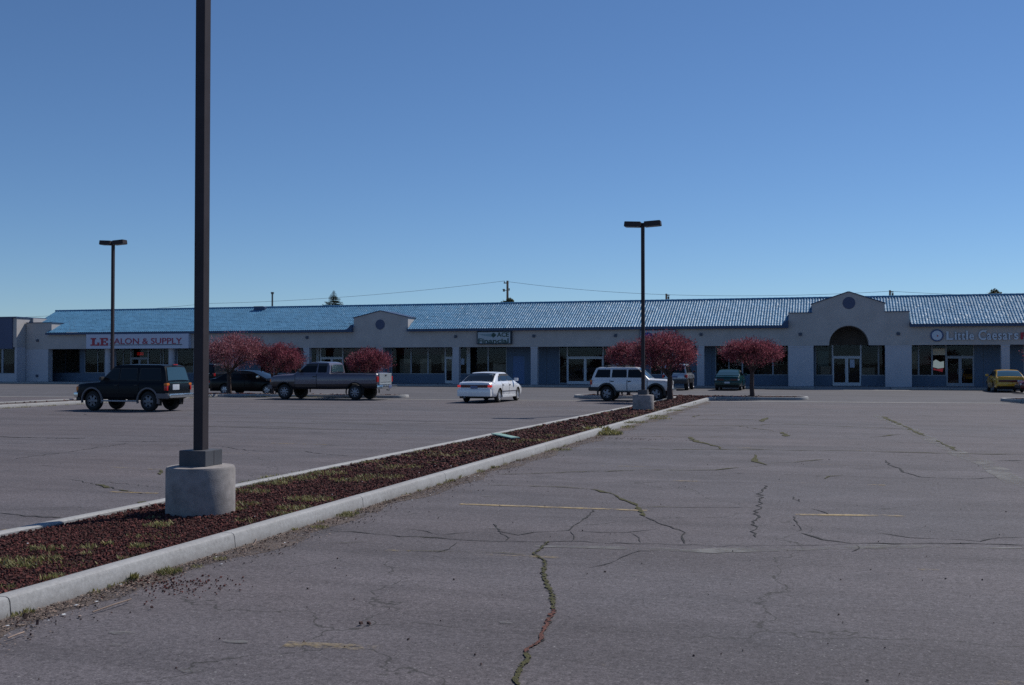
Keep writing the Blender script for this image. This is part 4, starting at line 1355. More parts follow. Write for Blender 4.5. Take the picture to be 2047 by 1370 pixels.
# ------------------------------------------------------------------ lamp posts
def make_lamp(total, label, group):
    root = empty('lamp_post', (0, 0, 0), label, 'lamp post', group)
    zc = .585
    mb = MB(); mb.lathe([(0.385, -.1), (0.392, .0), (.392, zc - .03), (.378, zc), (.30, zc + .008), (0, zc + .012)], M['footing'], 'z', 48); obj('footing', mb, root, smooth=40)
    mb = MB(); mb.cbox(-.175, .175, -.175, .175, zc + .008, zc + .19, M['cover'], .008); mb.box(.174, .1765, -.004, .004, zc + .02, zc + .18, M['pole']); obj('base_cover', mb, root)
    mb = MB(); mb.cbox(-.0625, .0625, -.0625, .0625, zc + .15, total - .05, M['pole'], .010); obj('pole', mb, root)
    for s in (-1, 1):
        mb = MB()
        rot = Matrix.Rotation(-s * R(3.0), 3, 'Y')
        bm = bmesh.new(); bmesh.ops.create_cube(bm, size=1)
        for v in bm.verts:
            x, y, z = v.co.x * .60, v.co.y * .36, v.co.z * .19
            if z < 0: x *= 1.04; y *= 1.05
            v.co = rot @ Vector((x, y, z)) + Vector((s * .37, 0, total))
        bmesh.ops.bevel(bm, geom=list(bm.edges), offset=.012, segments=2, affect='EDGES')
        mb.addbm(bm, M['pole'])
        mb.obox((s * .05, 0, total - .01), .12, .10, .10, M['pole'])
        h = obj('lamp_head', mb, root)
        mb = MB(); mb.obox(Vector((s * .37, 0, total)) + rot @ Vector((0, 0, -.1)), .54, .31, .012, M['lens'], rot); obj('lens', mb, h)
    return root


grp = 'twin head lamp posts in the planted medians'
l1 = make_lamp(6.95, 'tall dark square lamp post nearest the camera on a round concrete footing', grp)
l1.location = (-7.04, 10.76, .065)
l2 = copy_tree(l1); l2.location = (-6.68, 39.0, .08)
l2['label'] = 'dark twin head lamp post standing in front of the white boxy car'
l3 = copy_tree(l1); l3.location = (-33.5, 43.6, .08); l3.scale = (1, 1, 1.10)
l3['label'] = 'dark twin head lamp post rising behind the dark parked off-roader at the left'

# ------------------------------------------------------------------ ornamental trees
def plum_tree(x, y, cx, w, zt, zb, label, leafm, seed, lean=0.0, n_leaf=9000, tr=.10, stems=1):
    rr = random.Random(seed); rn = np.random.default_rng(seed)
    root = empty('plum_tree', (x, y, .1), label, 'tree', 'red leaved ornamental trees in the planted islands')
    rad = w / 2
    cz = zb + (zt - zb) * .42
    fork = Vector((x + rr.uniform(-.05, .05), y, max(.95, zb - .35)))
    mb = MB()
    mb.tube([(x, y, .02), (x + .01, y, .25), (x - .02 + lean * .2, y + .02, .6), fork], [tr * 1.6, tr * 1.15, tr, tr * .95], M['bark'], 9)
    tips = []
    nb = 7
    for i in range(nb):
        th = 2 * math.pi * (i + rr.uniform(-.25, .25)) / nb
        rr_ = rad * rr.uniform(.45, .72)
        e = Vector((cx + rr_ * math.cos(th), y + rr_ * math.sin(th) * .95, cz + rr.uniform(-.1, .35)))
        m1 = fork.lerp(e, .45) + Vector((0, 0, rr.uniform(-.02, .14)))
        r0 = tr * rr.uniform(.42, .62)
        mb.tube([fork - Vector((0, 0, .08)), fork.lerp(m1, .5) + Vector((rr.uniform(-.04, .04), rr.uniform(-.04, .04), .03)), m1, e], [r0, r0 * .85, r0 * .7, r0 * .35], M['bark'], 6)
        for k in range(5):
            t = rr.uniform(.35, 1)
            s = m1.lerp(e, (t - .45) / .55) if t > .45 else fork.lerp(m1, t / .45)
            th2 = th + rr.uniform(-.9, .9); q = rad * rr.uniform(.35, .98)
            e2 = Vector((cx + q * math.cos(th2), y + q * math.sin(th2), zb + (zt - zb) * rr.uniform(.15, .85)))
            md = s.lerp(e2, .5) + Vector((rr.uniform(-.1, .1), rr.uniform(-.1, .1), rr.uniform(0, .12)))
            mb.tube([s, md, e2], [r0 * .5, r0 * .3, r0 * .12], M['bark'], 5)
            tips.append(e2)
            for _ in range(2):
                e3 = e2 + Vector((rr.uniform(-.3, .3), rr.uniform(-.3, .3), rr.uniform(.05, .35)))
                mb.tube([md.lerp(e2, rr.random()), e3], [r0 * .2, r0 * .07], M['bark'], 4)
    obj('trunk', mb, root, smooth=60)
    # crown: clumps of small upright leaves inside a flat-bottomed dome
    ncl = 210
    cl = []
    while len(cl) < ncl:
        p = rn.uniform(-1, 1, 3)
        h = p[2]
        up = (p[0] ** 2 + p[1] ** 2) + (max(0, h) ** 2 if h > 0 else (abs(h) / .55) ** 2)
        if up > 1 or up < rn.uniform(.0, .55): continue
        if h < -.55: continue
        if h < .05 and (p[0] ** 2 + p[1] ** 2) < .42 and rn.uniform() < .5: continue
        cl.append(p)
    cl = np.array(cl)
    wob = 1 + .05 * np.sin(3 * np.arctan2(cl[:, 1], cl[:, 0]) + seed) + rn.normal(0, .04, len(cl))
    C_ = np.stack([cx + cl[:, 0] * (rad - .12) * wob, y + cl[:, 1] * (rad - .12) * wob, np.where(cl[:, 2] > 0, cz + cl[:, 2] * (zt - cz - .12), cz + cl[:, 2] * (cz - zb) * 1.6)], 1)
    per = int(n_leaf * 1.45) // ncl
    P0 = np.repeat(C_, per, 0)
    P0 = P0 + rn.normal(0, 1, P0.shape) * np.array([.145, .145, .13]) * (w / 3.2)
    n = len(P0)
    # directions: outward and up
    D = P0 - np.array([cx, y, cz - .5])
    D /= np.linalg.norm(D, axis=1)[:, None]
    D = D + np.array([0, 0, .6]) + rn.normal(0, .45, (n, 3))
    D /= np.linalg.norm(D, axis=1)[:, None]
    S = np.cross(D, rn.normal(0, 1, (n, 3))); S /= np.linalg.norm(S, axis=1)[:, None]
    ln = rn.uniform(.045, .12, n)[:, None]; wd = rn.uniform(.011, .027, n)[:, None]
    # some long shoots on top
    top = (P0[:, 2] > cz + (zt - cz) * .55) & (rn.uniform(0, 1, n) < .14)
    ln[top] *= 2.2; wd[top] *= .5
    V = np.stack([P0, P0 + D * ln * .5 + S * wd, P0 + D * ln, P0 + D * ln * .5 - S * wd], 1).reshape(-1, 3)
    fidx = np.arange(n * 4).reshape(-1, 4)
    mb = MB(); k = mb.m(leafm); mb.v = V.tolist(); mb.f = fidx.tolist(); mb.mi = [k] * n
    obj('crown', mb, root, fix_normals=False)
    return root


plum_tree(-32.35, 52.2, -31.9, 3.65, 3.45, 1.55, 'large pinkish red tree in front of the black sedan beside the near lamp post', M['plumpink'], 3, tr=.12, n_leaf=10500)
plum_tree(xat(545, 52.5), 52.5, xat(562, 52.5), 2.75, 2.95, 1.3, 'small dark red tree behind the hood of the grey pickup', M['plum'], 5, tr=.08, n_leaf=8000)
plum_tree(xat(735, 52.3), 52.3, xat(737, 52.3), 2.55, 2.62, 1.25, 'low red tree seen over the bed of the grey pickup', M['plum'], 8, tr=.08, n_leaf=7500)
plum_tree(-7.25, 49.75, -7.45, 3.15, 3.30, 1.55, 'dense red tree at the nose of the white boxy car, right of the lamp post', M['plum'], 11, tr=.13, n_leaf=10500)
plum_tree(xat(1256, 55.6), 55.6, xat(1252, 55.6), 2.35, 2.95, 1.5, 'red tree rising behind the roof of the white boxy car', M['plum'], 14, tr=.09, n_leaf=7500)
plum_tree(xat(1503, 55.4), 55.4, xat(1505, 55.4), 3.15, 3.10, 1.75, 'red umbrella shaped tree standing alone in front of the shops right of the green car', M['plum'], 17, tr=.11, n_leaf=9500)
plum_tree(10.7, 55.7, 10.55, 3.1, 3.1, 1.6, 'red tree cut off by the right edge of the photo', M['plum'], 21, tr=.11, n_leaf=8000)


def spruce(px, top_py, Y, w, label):
    z1 = yp(px, top_py, Y).z; x = xat(px, Y)
    root = empty('spruce_tree', (x, Y, 0), label, 'tree')
    mb = MB(); mb.tube([(x, Y, 0), (x, Y, z1 * .5), (x, Y, z1 - .1)], [.2, .12, .02], M['bark'], 7); obj('trunk', mb, root)
    vs = []; fs = []
    rr = random.Random(4)
    z = z1 - .05
    while z > 1.2:
        d = z1 - z; r = min(.66 * d + .03, 3.0)
        for k in range(15):
            th = rr.uniform(0, 6.28); L_ = r * rr.uniform(.6, 1.15)
            for j in range(16):
                t = (j + rr.random()) / 16
                p = Vector((x + math.cos(th) * L_ * t, Y + math.sin(th) * L_ * t, z - .25 * L_ * t + .22 * L_ * t * t))
                for s in (-1, 1):
                    dr = Vector((math.cos(th + s * .8), math.sin(th + s * .8), rr.uniform(-.2, .5))) * rr.uniform(.5, 1) * min(.26, .06 + .12 * d)
                    w_ = Vector((rr.uniform(-1, 1), rr.uniform(-1, 1), rr.uniform(-1, 1))) * min(.05, .015 + .02 * d)
                    k0 = len(vs); vs += [p, p + dr * .5 + w_, p + dr, p + dr * .5 - w_]; fs.append((k0, k0 + 1, k0 + 2, k0 + 3))
        z -= rr.uniform(.08, .13) + .05 * min(1, d)
    mb = MB(); mb.add(vs, fs, M['spruce']); obj('crown', mb, root, fix_normals=False)


spruce(667, 581, 108, 6, 'dark pointed spruce tree showing above the tile roof left of the little gable')


def far_tree(px, top_py, Y, w, h, label, n=2600, flat=.7):
    z1 = yp(px, top_py, Y).z; x = xat(px, Y)
    root = empty('leafy_tree', (x, Y, 0), label, 'tree')
    mb = MB(); mb.tube([(x, Y, 0), (x, Y, z1 - h)], [.2, .1], M['bark'], 7)
    rr = random.Random(int(px))
    for k in range(7):
        mb.tube([(x, Y, z1 - h), (x + rr.uniform(-.4, .4) * w, Y + rr.uniform(-.4, .4) * w, z1 - rr.uniform(.1, .5) * h)], [.05, .015], M['bark'], 5)
    obj('trunk', mb, root)
    rn = np.random.default_rng(int(px))
    D = rn.normal(0, 1, (n, 3)); D /= np.linalg.norm(D, axis=1)[:, None]
    r = rn.uniform(.3, 1, n)[:, None] ** .5
    lum = 1 + .18 * np.sin(D[:, :1] * 5 + D[:, 1:2] * 4 + 1)
    P0 = np.array([x, Y, z1 - h * .5]) + D * r * lum * np.array([w / 2, w / 2, h / 2])
    A = rn.normal(0, .10, (n, 3)); B = rn.normal(0, .07, (n, 3))
    V = np.stack([P0 - A, P0 + B, P0 + A, P0 - B], 1).reshape(-1, 3)
    mb = MB(); k = mb.m(M['bushleaf']); mb.v = V.tolist(); mb.f = np.arange(n * 4).reshape(-1, 4).tolist(); mb.mi = [k] * n
    obj('crown', mb, root, fix_normals=False)


far_tree(1988, 583, 110, 2.0, 3.0, 'small tree top poking above the roof ridge at the far right')
far_tree(1017, 598.5, 110, 1.9, 2.2, 'low dark tree top at the foot of the wooden utility pole above the roof', 1800)

# ------------------------------------------------------------------ utility poles and cables
def upole(px, top_py, Y, label, material, r, kind):
    p = yp(px, top_py, Y)
    root = empty('utility_pole', (p.x, Y, 0), label, 'utility pole')
    mb = MB(); mb.tube([(p.x, Y, -.1), (p.x, Y, p.z * .6), (p.x, Y, p.z)], [r * 1.4, r * 1.1, r], material, 10); obj('pole', mb, root, smooth=50)
    if kind == 'wood':
        mb = MB()
        mb.box(p.x - .42, p.x + .12, Y - .09, Y + .09, p.z - .30, p.z - .20, M['wood'])
        mb.tube([(p.x - .36, Y, p.z - .2), (p.x - .36, Y, p.z + .0)], [.05, .03], M['steelpole'], 8)
        obj('crossarm', mb, root)
        mb = MB()
        mb.tube([(p.x - .1, Y - .12, p.z - 1.1), (p.x - .55, Y - .12, p.z - .95)], .035, M['steelpole'], 6)
        mb.lathe([(0, p.z - 1.22), (.12, p.z - 1.2), (.12, p.z - .92), (0, p.z - .9)], M['steelpole'], 'z', 10, (p.x - .38, Y - .12, 0))
        mb.lathe([(0, p.z - 1.1), (.06, p.z - 1.1), (.06, p.z - .85), (0, p.z - .84)], M['steelpole'], 'z', 8, (p.x + .2, Y, 0))
        obj('insulator', mb, root)
    elif kind == 'vent':
        mb = MB(); mb.lathe([(0, p.z - .16), (r * 1.2, p.z - .16), (r * 1.9, p.z - .02), (r * 1.9, p.z + .1), (r * .9, p.z + .12), (0, p.z + .12)], M['steelpole'], 'z', 12, (p.x, Y, 0)); obj('cap', mb, root)
    else:
        mb = MB(); mb.box(p.x - .06, p.x + .34, Y - .08, Y + .08, p.z - .22, p.z - .12, M['wood']); mb.lathe([(0, p.z - .6), (.1, p.z - .58), (.1, p.z - .3), (0, p.z - .28)], M['steelpole'], 'z', 10, (p.x + .24, Y - .1, 0)); obj('crossarm', mb, root)
    return p


pa = upole(1014.5, 561.5, 112, 'wooden utility pole with side fittings rising above the middle of the roof', M['wood'], .12, 'wood')
pb = upole(544.5, 586, 112, 'grey steel pole with a flared cap above the roof left of the spruce', M['steelpole'], .10, 'vent')
pc = upole(1332, 587.5, 112, 'short wooden pole top just right of the lamp post above the roof', M['wood'], .10, 'arm')
pd = upole(1779, 580.5, 112, 'short pole top with a lamp arm right of the arched entrance gable', M['wood'], .10, 'arm')


def cable(pts, label):
    out = []
    for a, b in zip(pts[:-1], pts[1:]):
        for i in range(14):
            t = i / 14; p = Vector(a).lerp(Vector(b), t); p.z -= (Vector(a) - Vector(b)).length * .012 * 4 * t * (1 - t); out.append(p)
    out.append(Vector(pts[-1]))
    mb = MB(); mb.tube(out, .016, M['cable'], 5)
    tag(obj('power_cable', mb, smooth=60), label, 'cable')


cable([Vector((pa.x - .36, 112, pa.z - .02)), yp(415, 607, 112), yp(-300, 640, 112)], 'thin cable sloping down to the left from the wooden utility pole')
cable([Vector((pa.x, 112, pa.z - .1)), Vector((pc.x, 112, pc.z - .1)), Vector((pd.x, 112, pd.z - .1)), yp(2400, 592, 112)], 'thin cable running right from the wooden utility pole over the roof')

# ------------------------------------------------------------------ vehicles
def interp(st, x, k):
    if x <= st[0][0]: return st[0][k]
    for a, b in zip(st[:-1], st[1:]):
        if x <= b[0]:
            t = (x - a[0]) / (b[0] - a[0]); return a[k] + (b[k] - a[k]) * t
    return st[-1][k]


HALF = [(0, 0, 0), (.75, 0, 0), (.92, .04, 0), (.975, .14, 0), (.995, .34, 0), (1.0, .50, 0), (1.0, .62, 0), (.99, .76, 0), (.965, .89, 0), (.92, .97, 0), (.82, 1.0, .15), (.45, 1.0, .8), (0, 1.0, 1.0)]


def car(name, label, S, loc, heading, group='parked cars'):
    root = empty(name, (0, 0, 0), label, S.get('cat', 'car'), group)
    body, green = S['body'], S['green']
    P = S['paint']; P2 = S.get('paint2', P); zsplit = S.get('zsplit', -1)
    crown = S.get('crown', .035)
    xs = sorted(set([b[0] for b in body] + list(np.linspace(body[0][0], body[-1][0], 34))))
    B = lambda x, k: interp(body, x, k)
    # --- body shell
    bm = bmesh.new()
    rings = []
    for x in xs:
        zb, zt, hw = B(x, 1), B(x, 2), B(x, 3)
        half = [(a * hw, zb + h * (zt - zb) + c * crown) for a, h, c in HALF]
        full = half + [(-y, z) for y, z in half[-2:0:-1]]
        rings.append([bm.verts.new((x, y, z)) for y, z in full])
    n = len(rings[0])
    for r0, r1 in zip(rings[:-1], rings[1:]):
        for i in range(n):
            j = (i + 1) % n
            bm.faces.new((r0[i], r0[j], r1[j], r1[i]))
    bm.faces.new(rings[0]); bm.faces.new(rings[-1][::-1])
    bmesh.ops.recalc_face_normals(bm, faces=bm.faces)
    me = bpy.data.meshes.new('body'); bm.to_mesh(me); bm.free()
    wr = S['tyre']; wx = S['wheels']; tw = S.get('tw', .22); hwm = max(b[3] for b in body)
    ch = S.get('clear', 1.16)
    tmp = bpy.data.objects.new('tmp', me); COL.objects.link(tmp)
    cutters = []
    for x in wx:
        for s in (-1, 1):
            c = MB(); r = wr * ch
            prof = [(0, s * (hwm - .34)), (r, s * (hwm - .34)), (r, s * (hwm + .1)), (0, s * (hwm + .1))]
            c.lathe(prof, M['under'], 'y', 28, (x, 0, wr + .02))
            cm = mesh_from('cut', c)
            b_ = bmesh.new(); b_.from_mesh(cm); bmesh.ops.remove_doubles(b_, verts=b_.verts, dist=1e-5); bmesh.ops.recalc_face_normals(b_, faces=b_.faces); b_.to_mesh(cm); b_.free()
            co = bpy.data.objects.new('cut', cm); COL.objects.link(co); cutters.append(co)
    if 'bed' in S:
        c = MB(); x0, x1, w_, z0 = S['bed']; c.box(x0, x1, -w_, w_, z0, 3, M['under'])
        cm = mesh_from('cut', c); b_ = bmesh.new(); b_.from_mesh(cm); bmesh.ops.recalc_face_normals(b_, faces=b_.faces); b_.to_mesh(cm); b_.free()
        co = bpy.data.objects.new('cut', cm); COL.objects.link(co); cutters.append(co)
    for co in cutters:
        md = tmp.modifiers.new('b', 'BOOLEAN'); md.operation = 'DIFFERENCE'; md.object = co; md.solver = 'EXACT'
    dg = bpy.context.evaluated_depsgraph_get()
    me2 = bpy.data.meshes.new_from_object(tmp.evaluated_get(dg))
    bpy.data.objects.remove(tmp)
    for co in cutters: bpy.data.objects.remove(co)
    me2.materials.clear()
    for mt in (P, P2, M['under']): me2.materials.append(mt)
    for p in me2.polygons:
        c = p.center; k = 0
        if c.z < zsplit: k = 1
        for x in wx:
            if math.hypot(c.x - x, c.z - wr - .02) < wr * ch * 1.004 and abs(c.y) < hwm - .0 and abs(c.y) > hwm - .36 and (abs(p.normal.y) < .6 or abs(c.y) < hwm - .3): k = 2
        if p.normal.z < -.8 and c.z < B(0, 1) + .25: k = 2
        if 'bed' in S and S['bed'][0] < c.x < S['bed'][1] and abs(c.y) < S['bed'][2] + .001 and c.z < 1.31 and c.z > S['bed'][3] - .01: k = 2 if p.normal.z > .5 else 1
        p.material_index = k
    me2.polygons.foreach_set("use_smooth", [True] * len(me2.polygons)); me2.set_sharp_from_angle(angle=R(38))
    me2.name = 'body'
    bo = link(bpy.data.objects.new('body', me2)); bo.parent = root
    # --- cabin
    hb, z0t, kt = S['tumble']
    W = lambda z: hb - (z - z0t) * kt
    gx = sorted(set([g[0] for g in green] + list(np.linspace(green[0][0], green[-1][0], 26))))
    G = lambda x: interp(green, x, 1)
    rc = S.get('rcrown', .03)
    mb = MB(); vs = []; fs = []
    fr = [0.96, .86, .6, .3, 0]
    for x in gx:
        zr = G(x); zb = min(B(x, 2) - .06, zr - .002)
        side = [(W(zb), zb), (W(zb + (zr - zb) * .5), zb + (zr - zb) * .5), (W(zr - .035), max(zr - .035, zb))]
        top = [(W(zr) * f, zr + rc * (1 - f * f)) for f in fr]
        half = side + top
        full = half + [(-y, z) for y, z in half[-2::-1]]
        vs += [(x, y, z) for y, z in full]
    n = len(full)
    for i in range(len(gx) - 1):
        for j in range(n - 1):
            fs.append((i * n + j, i * n + j + 1, (i + 1) * n + j + 1, (i + 1) * n + j))
    fs.append(tuple(range(n))); fs.append(tuple((len(gx) - 1) * n + j for j in range(n)))
    mb.add(vs, fs, P); obj('cabin', mb, root, smooth=35)
    # --- side glass
    for (xb0, xb1, xt1, xt0, zb, zt) in S['side_windows']:
        for s in (-1, 1):
            mb = MB(); g = MB()
            vs = [(xb0, s * (W(zb) + .010), zb), (xb1, s * (W(zb) + .010), zb), (xt1, s * (W(zt) + .010), zt), (xt0, s * (W(zt) + .010), zt)]
            cen = sum((Vector(v) for v in vs), Vector()) / 4
            out = [cen + (Vector(v) - cen) * 1.0 + Vector((0, s * -.004, 0)) for v in vs]
            out = []
            for v in vs:
                d_ = Vector(v) - cen; out.append(cen + Vector((d_.x + math.copysign(.025, d_.x), d_.y, d_.z + math.copysign(.022, d_.z))) - Vector((0, s * .004, 0)))
            mb.add(vs, [(0, 1, 2, 3)], M['carglass'])
            mb.add(out, [(0, 1, 2, 3)], S.get('rubber', M['blackplastic']))
            obj('side_window', mb, root)
    # --- windscreen and rear glass
    def screen(nm, xb, zb, xt, zt, material, inset=.90):
        mb = MB(); rows = 10; vs = []; fs = []
        nx, nz = (zt - zb), -(xt - xb)
        L_ = math.hypot(nx, nz); sg_ = 1 if xb > xt else -1
        nx, nz = abs(nx) / L_ * sg_, abs(nz) / L_
        ff = [-1, -.75, -.4, 0, .4, .75, 1]
        for i in range(rows + 1):
            t = i / rows
            x = xb + (xt - xb) * t; z = max(zb + (zt - zb) * t, min(G(x), zt + .02))
            for f in ff:
                q = f * inset
                vs.append((x + nx * .02, W(z) * q, z + rc * (1 - q * q) + nz * .016))
        m_ = len(ff)
        for i in range(rows):
            for j in range(m_ - 1): fs.append((i * m_ + j, i * m_ + j + 1, (i + 1) * m_ + j + 1, (i + 1) * m_ + j))
        mb.add(vs, fs, material); obj(nm, mb, root, smooth=60)
    screen('windscreen', *S['screen'], M['carglass'])
    screen('rear_window', *S['rear'], S.get('rearglass', M['carglass']), S.get('rear_inset', .88))
    # --- doors with handles
    def side_pt(x, h, s, off):
        zb, zt, hw = B(x, 1), B(x, 2), B(x, 3)
        for (a0, h0, _), (a1, h1, _) in zip(HALF[2:-3], HALF[3:-2]):
            if h0 <= h <= h1:
                a = a0 + (a1 - a0) * (h - h0) / (h1 - h0); break
        return (x, s * (hw * a + off), zb + h * (zt - zb))
    for (x0, x1) in S['doors']:
        for s in (-1, 1):
            hs = [.10, .14, .34, .5, .62, .76, .89, .95]
            x_s = list(np.linspace(x0 + .012, x1 - .012, 6))
            # trim where a wheel arch bites
            vs = []; fs = []
            for x in x_s:
                for h in hs: vs.append(side_pt(x, h, s, .007))
            m_ = len(hs)
            mb = MB()
            for i in range(5):
                for j in range(m_ - 1):
                    q = [vs[i * m_ + j], vs[(i + 1) * m_ + j], vs[(i + 1) * m_ + j + 1], vs[i * m_ + j + 1]]
                    cx_ = sum(v[0] for v in q) / 4; cz_ = sum(v[2] for v in q) / 4
                    if any(math.hypot(v[0] - w_, v[2] - wr - .02) < wr * ch + .02 for w_ in wx for v in q): continue
                    mb.add(q, [(0, 1, 2, 3)], P2 if cz_ < zsplit else P)
            if not mb.v: continue
            bm = bmesh.new()
            dobj = obj('door', mb, root, smooth=40)
            for xs_ in (x0, x1):          # shut lines
                sl = MB()
                for h0, h1 in zip(hs[:-1], hs[1:]):
                    a, b = side_pt(xs_, h0, s, .0085), side_pt(xs_, h1, s, .0085)
                    if any(math.hypot(v[0] - w_, v[2] - wr - .02) < wr * ch + .02 for w_ in wx for v in (a, b)): continue
                    sl.add([(a[0] - .010, a[1], a[2]), (a[0] + .010, a[1], a[2]), (b[0] + .010, b[1], b[2]), (b[0] - .010, b[1], b[2])], [(0, 1, 2, 3)], M['under'])
                if sl.v: obj('shut_line', sl, dobj)
            hx = x0 + .12
            p = side_pt(hx, .80, s, .0)
            h = MB(); h.cbox(hx - .085, hx + .085, p[1] - .025, p[1] + .03, p[2] - .022, p[2] + .022, S.get('handle', M['blackplastic']), .01); obj('handle', h, dobj)
    # --- wheels
    wm = MB()
    wm.lathe([(wr * .60, -tw / 2 + .01), (wr * .70, -tw / 2), (wr * .90, -tw / 2 + .01), (wr * .985, -tw / 2 + .045), (wr, -tw / 4), (wr, tw / 4), (wr * .985, tw / 2 - .045), (wr * .90, tw / 2 - .01), (wr * .70, tw / 2), (wr * .60, tw / 2 - .01)], M['tyre'], 'y', 36)
    rm = MB(); rmat = S.get('rim', M['rim']); ri = wr * .61
    rm.lathe([(ri, -tw / 2 + .005), (ri * .95, -tw / 2 + .002), (ri * .90, -tw / 2 + .03), (ri * .86, -tw / 2 + .055)], rmat, 'y', 36)
    rm.lathe([(ri * .86, -tw / 2 + .055), (0, -tw / 2 + .05)], S.get('rimback', M['under']), 'y', 24)
    rm.lathe([(ri * .34, -tw / 2 + .045), (ri * .32, -tw / 2 + .012), (ri * .16, -tw / 2 + .0), (0, -tw / 2 - .004)], rmat, 'y', 20)
    ns = S.get('spokes', 6)
    for k in range(ns):
        th = 2 * math.pi * k / ns; w_ = S.get('spokew', .24) * ri
        rt = Matrix.Rotation(th, 3, 'Y')
        q = [rt @ Vector(v) for v in ((ri * .2, -tw / 2 + .012, -w_), (ri * .90, -tw / 2 + .020, -w_ * .8), (ri * .90, -tw / 2 + .020, w_ * .8), (ri * .2, -tw / 2 + .012, w_),
                                      (ri * .2, -tw / 2 + .045, -w_), (ri * .90, -tw / 2 + .045, -w_ * .8), (ri * .90, -tw / 2 + .045, w_ * .8), (ri * .2, -tw / 2 + .045, w_))]
        rm.add(q, [(0, 1, 2, 3), (4, 7, 6, 5), (0, 4, 5, 1), (2, 6, 7, 3), (1, 5, 6, 2), (0, 3, 7, 4)], rmat)
    tyre_me = mesh_from('wheel', wm, 40); rim_me = mesh_from('rim', rm, 40)
    yw = hwm - tw / 2 - .02
    for x in wx:
        for s in (-1, 1):
            w_ = link(bpy.data.objects.new('wheel', tyre_me)); w_.parent = root; w_.location = (x, s * yw, wr)
            if s > 0: w_.rotation_euler = (0, 0, math.pi)
            r_ = link(bpy.data.objects.new('rim', rim_me)); r_.parent = w_
    # --- wheel arch lips
    if 'flare' in S:
        fm, fw, fd = S['flare']
        for x in wx:
            for s in (-1, 1):
                mb = MB(); vs = []; fs = []; rin = wr * ch - .01
                a0, a1 = R(-12), R(192); N_ = 22
                for i in range(N_ + 1):
                    th = a0 + (a1 - a0) * i / N_
                    for (r_, y_) in ((rin, hwm - .05), (rin, hwm + fd), (rin + fw, hwm + fd * .7), (rin + fw + .01, hwm - .06)):
                        vs.append((x + r_ * math.cos(th), s * y_, wr + .02 + r_ * math.sin(th)))
                for i in range(N_):
                    for j in range(3): fs.append((i * 4 + j, (i + 1) * 4 + j, (i + 1) * 4 + j + 1, i * 4 + j + 1))
                mb.add(vs, fs, fm); obj('wheel_arch', mb, root, smooth=40)
    # --- bolt-on boxes: (part name, material, x0,x1,y0,y1,z0,z1, mirrored, radius)
    for it in S['boxes']:
        nm, mt, x0, x1, y0, y1, q0, q1, mir = it[:9]
        r_ = it[9] if len(it) > 9 else .02
        for s in ((1, -1) if mir else (1,)):
            mb = MB(); ya, yb = (y0, y1) if s > 0 else (-y1, -y0)
            mb.cbox(x0, x1, ya, yb, q0, q1, mt, min(r_, abs(x1 - x0) * .4, abs(yb - ya) * .4, abs(q1 - q0) * .4)); obj(nm, mb, root, smooth=40)
    for s in (-1, 1):
        mx, mz, my = S['mirror']
        mb = MB(); mb.cbox(mx - .07, mx + .05, min(s * my, s * (my + .2)), max(s * my, s * (my + .2)), mz, mz + .14, S.get('mirrormat', M['blackplastic']), .03)
        obj('mirror', mb, root, smooth=40)
    for f in S.get('extra', ()): f(root, B, W, G)
    root.location = (loc[0], loc[1], .004); root.rotation_euler = (0, 0, heading)
    return root


# ---- specs (local x forward)
def suv_spec(paint_, **k):
    S = dict(body=[(-2.20, .60, 1.02, .74), (-2.13, .50, 1.12, .82), (-1.95, .45, 1.14, .845), (0.6, .44, 1.13, .85), (0.95, .44, 1.12, .85), (1.75, .46, 1.07, .84), (2.02, .50, 1.03, .81), (2.16, .58, .97, .74)],
             green=[(-2.15, 1.12), (-2.04, 1.55), (-1.97, 1.72), (-1.75, 1.765), (-.2, 1.775), (.22, 1.755), (.40, 1.70), (1.02, 1.12)],
             tumble=(.79, 1.10, .20), paint=paint_, tyre=.385, wheels=(-1.32, 1.33), tw=.26,
             side_windows=[(-1.88, -.88, -.90, -1.80, 1.20, 1.63), (-.74, .04, .02, -.72, 1.20, 1.63), (.13, .86, .40, .11, 1.20, 1.63)],
             screen=(.98, 1.15, .42, 1.68), rear=(-2.142, 1.16, -1.995, 1.66), doors=[(-.88, .06), (.07, 1.06)], mirror=(.80, 1.18, .84),
             boxes=[], rearglass=M['carglassblue'])
    S.update(k); return S


P_green4 = paint("dark_teal_paint", (0.004, 0.007, 0.012), .4, coat=.0, spec=.16)
tl = [('tail_light', M['red_lens'], -2.20, -2.06, .64, .83, .80, .98, True), ('tail_light', M['amber'], -2.20, -2.06, .64, .83, .985, 1.08, True),
      ('bumper', M['chrome'], -2.34, -2.10, -.80, .80, .52, .68, False, .04), ('bumper_end', M['greyplastic'], -2.28, -1.72, .80, .87, .50, .69, True, .02),
      ('licence_plate', M['plate'], -2.215, -2.17, .02, .46, .82, 1.03, False, .006),
      ('bumper', M['chrome'], 2.08, 2.28, -.78, .78, .52, .70, False, .04), ('headlight', M['clear_lens'], 2.06, 2.165, .50, .76, .78, .93, True), ('side_marker', M['amber'], 2.00, 2.13, .745, .80, .78, .93, True, .01),
      ('running_board', M['rim'], -.82, .84, .74, .90, .36, .42, True, .015), ('grille', M['blackplastic'], 2.10, 2.175, -.48, .48, .74, .93, False, .01), ('valance', M['blackplastic'], 2.02, 2.20, -.72, .72, .38, .52, False, .02),
      ('mudflap', M['under'], -1.80, -1.77, .58, .84, .22, .58, True, .004), ('brake_light', M['red_lens'], -2.02, -1.96, -.14, .14, 1.765, 1.80, False, .008), ('rear_panel_trim', M['carglassblue'], -2.205, -2.18, -.66, .66, 1.06, 1.12, False, .006)]
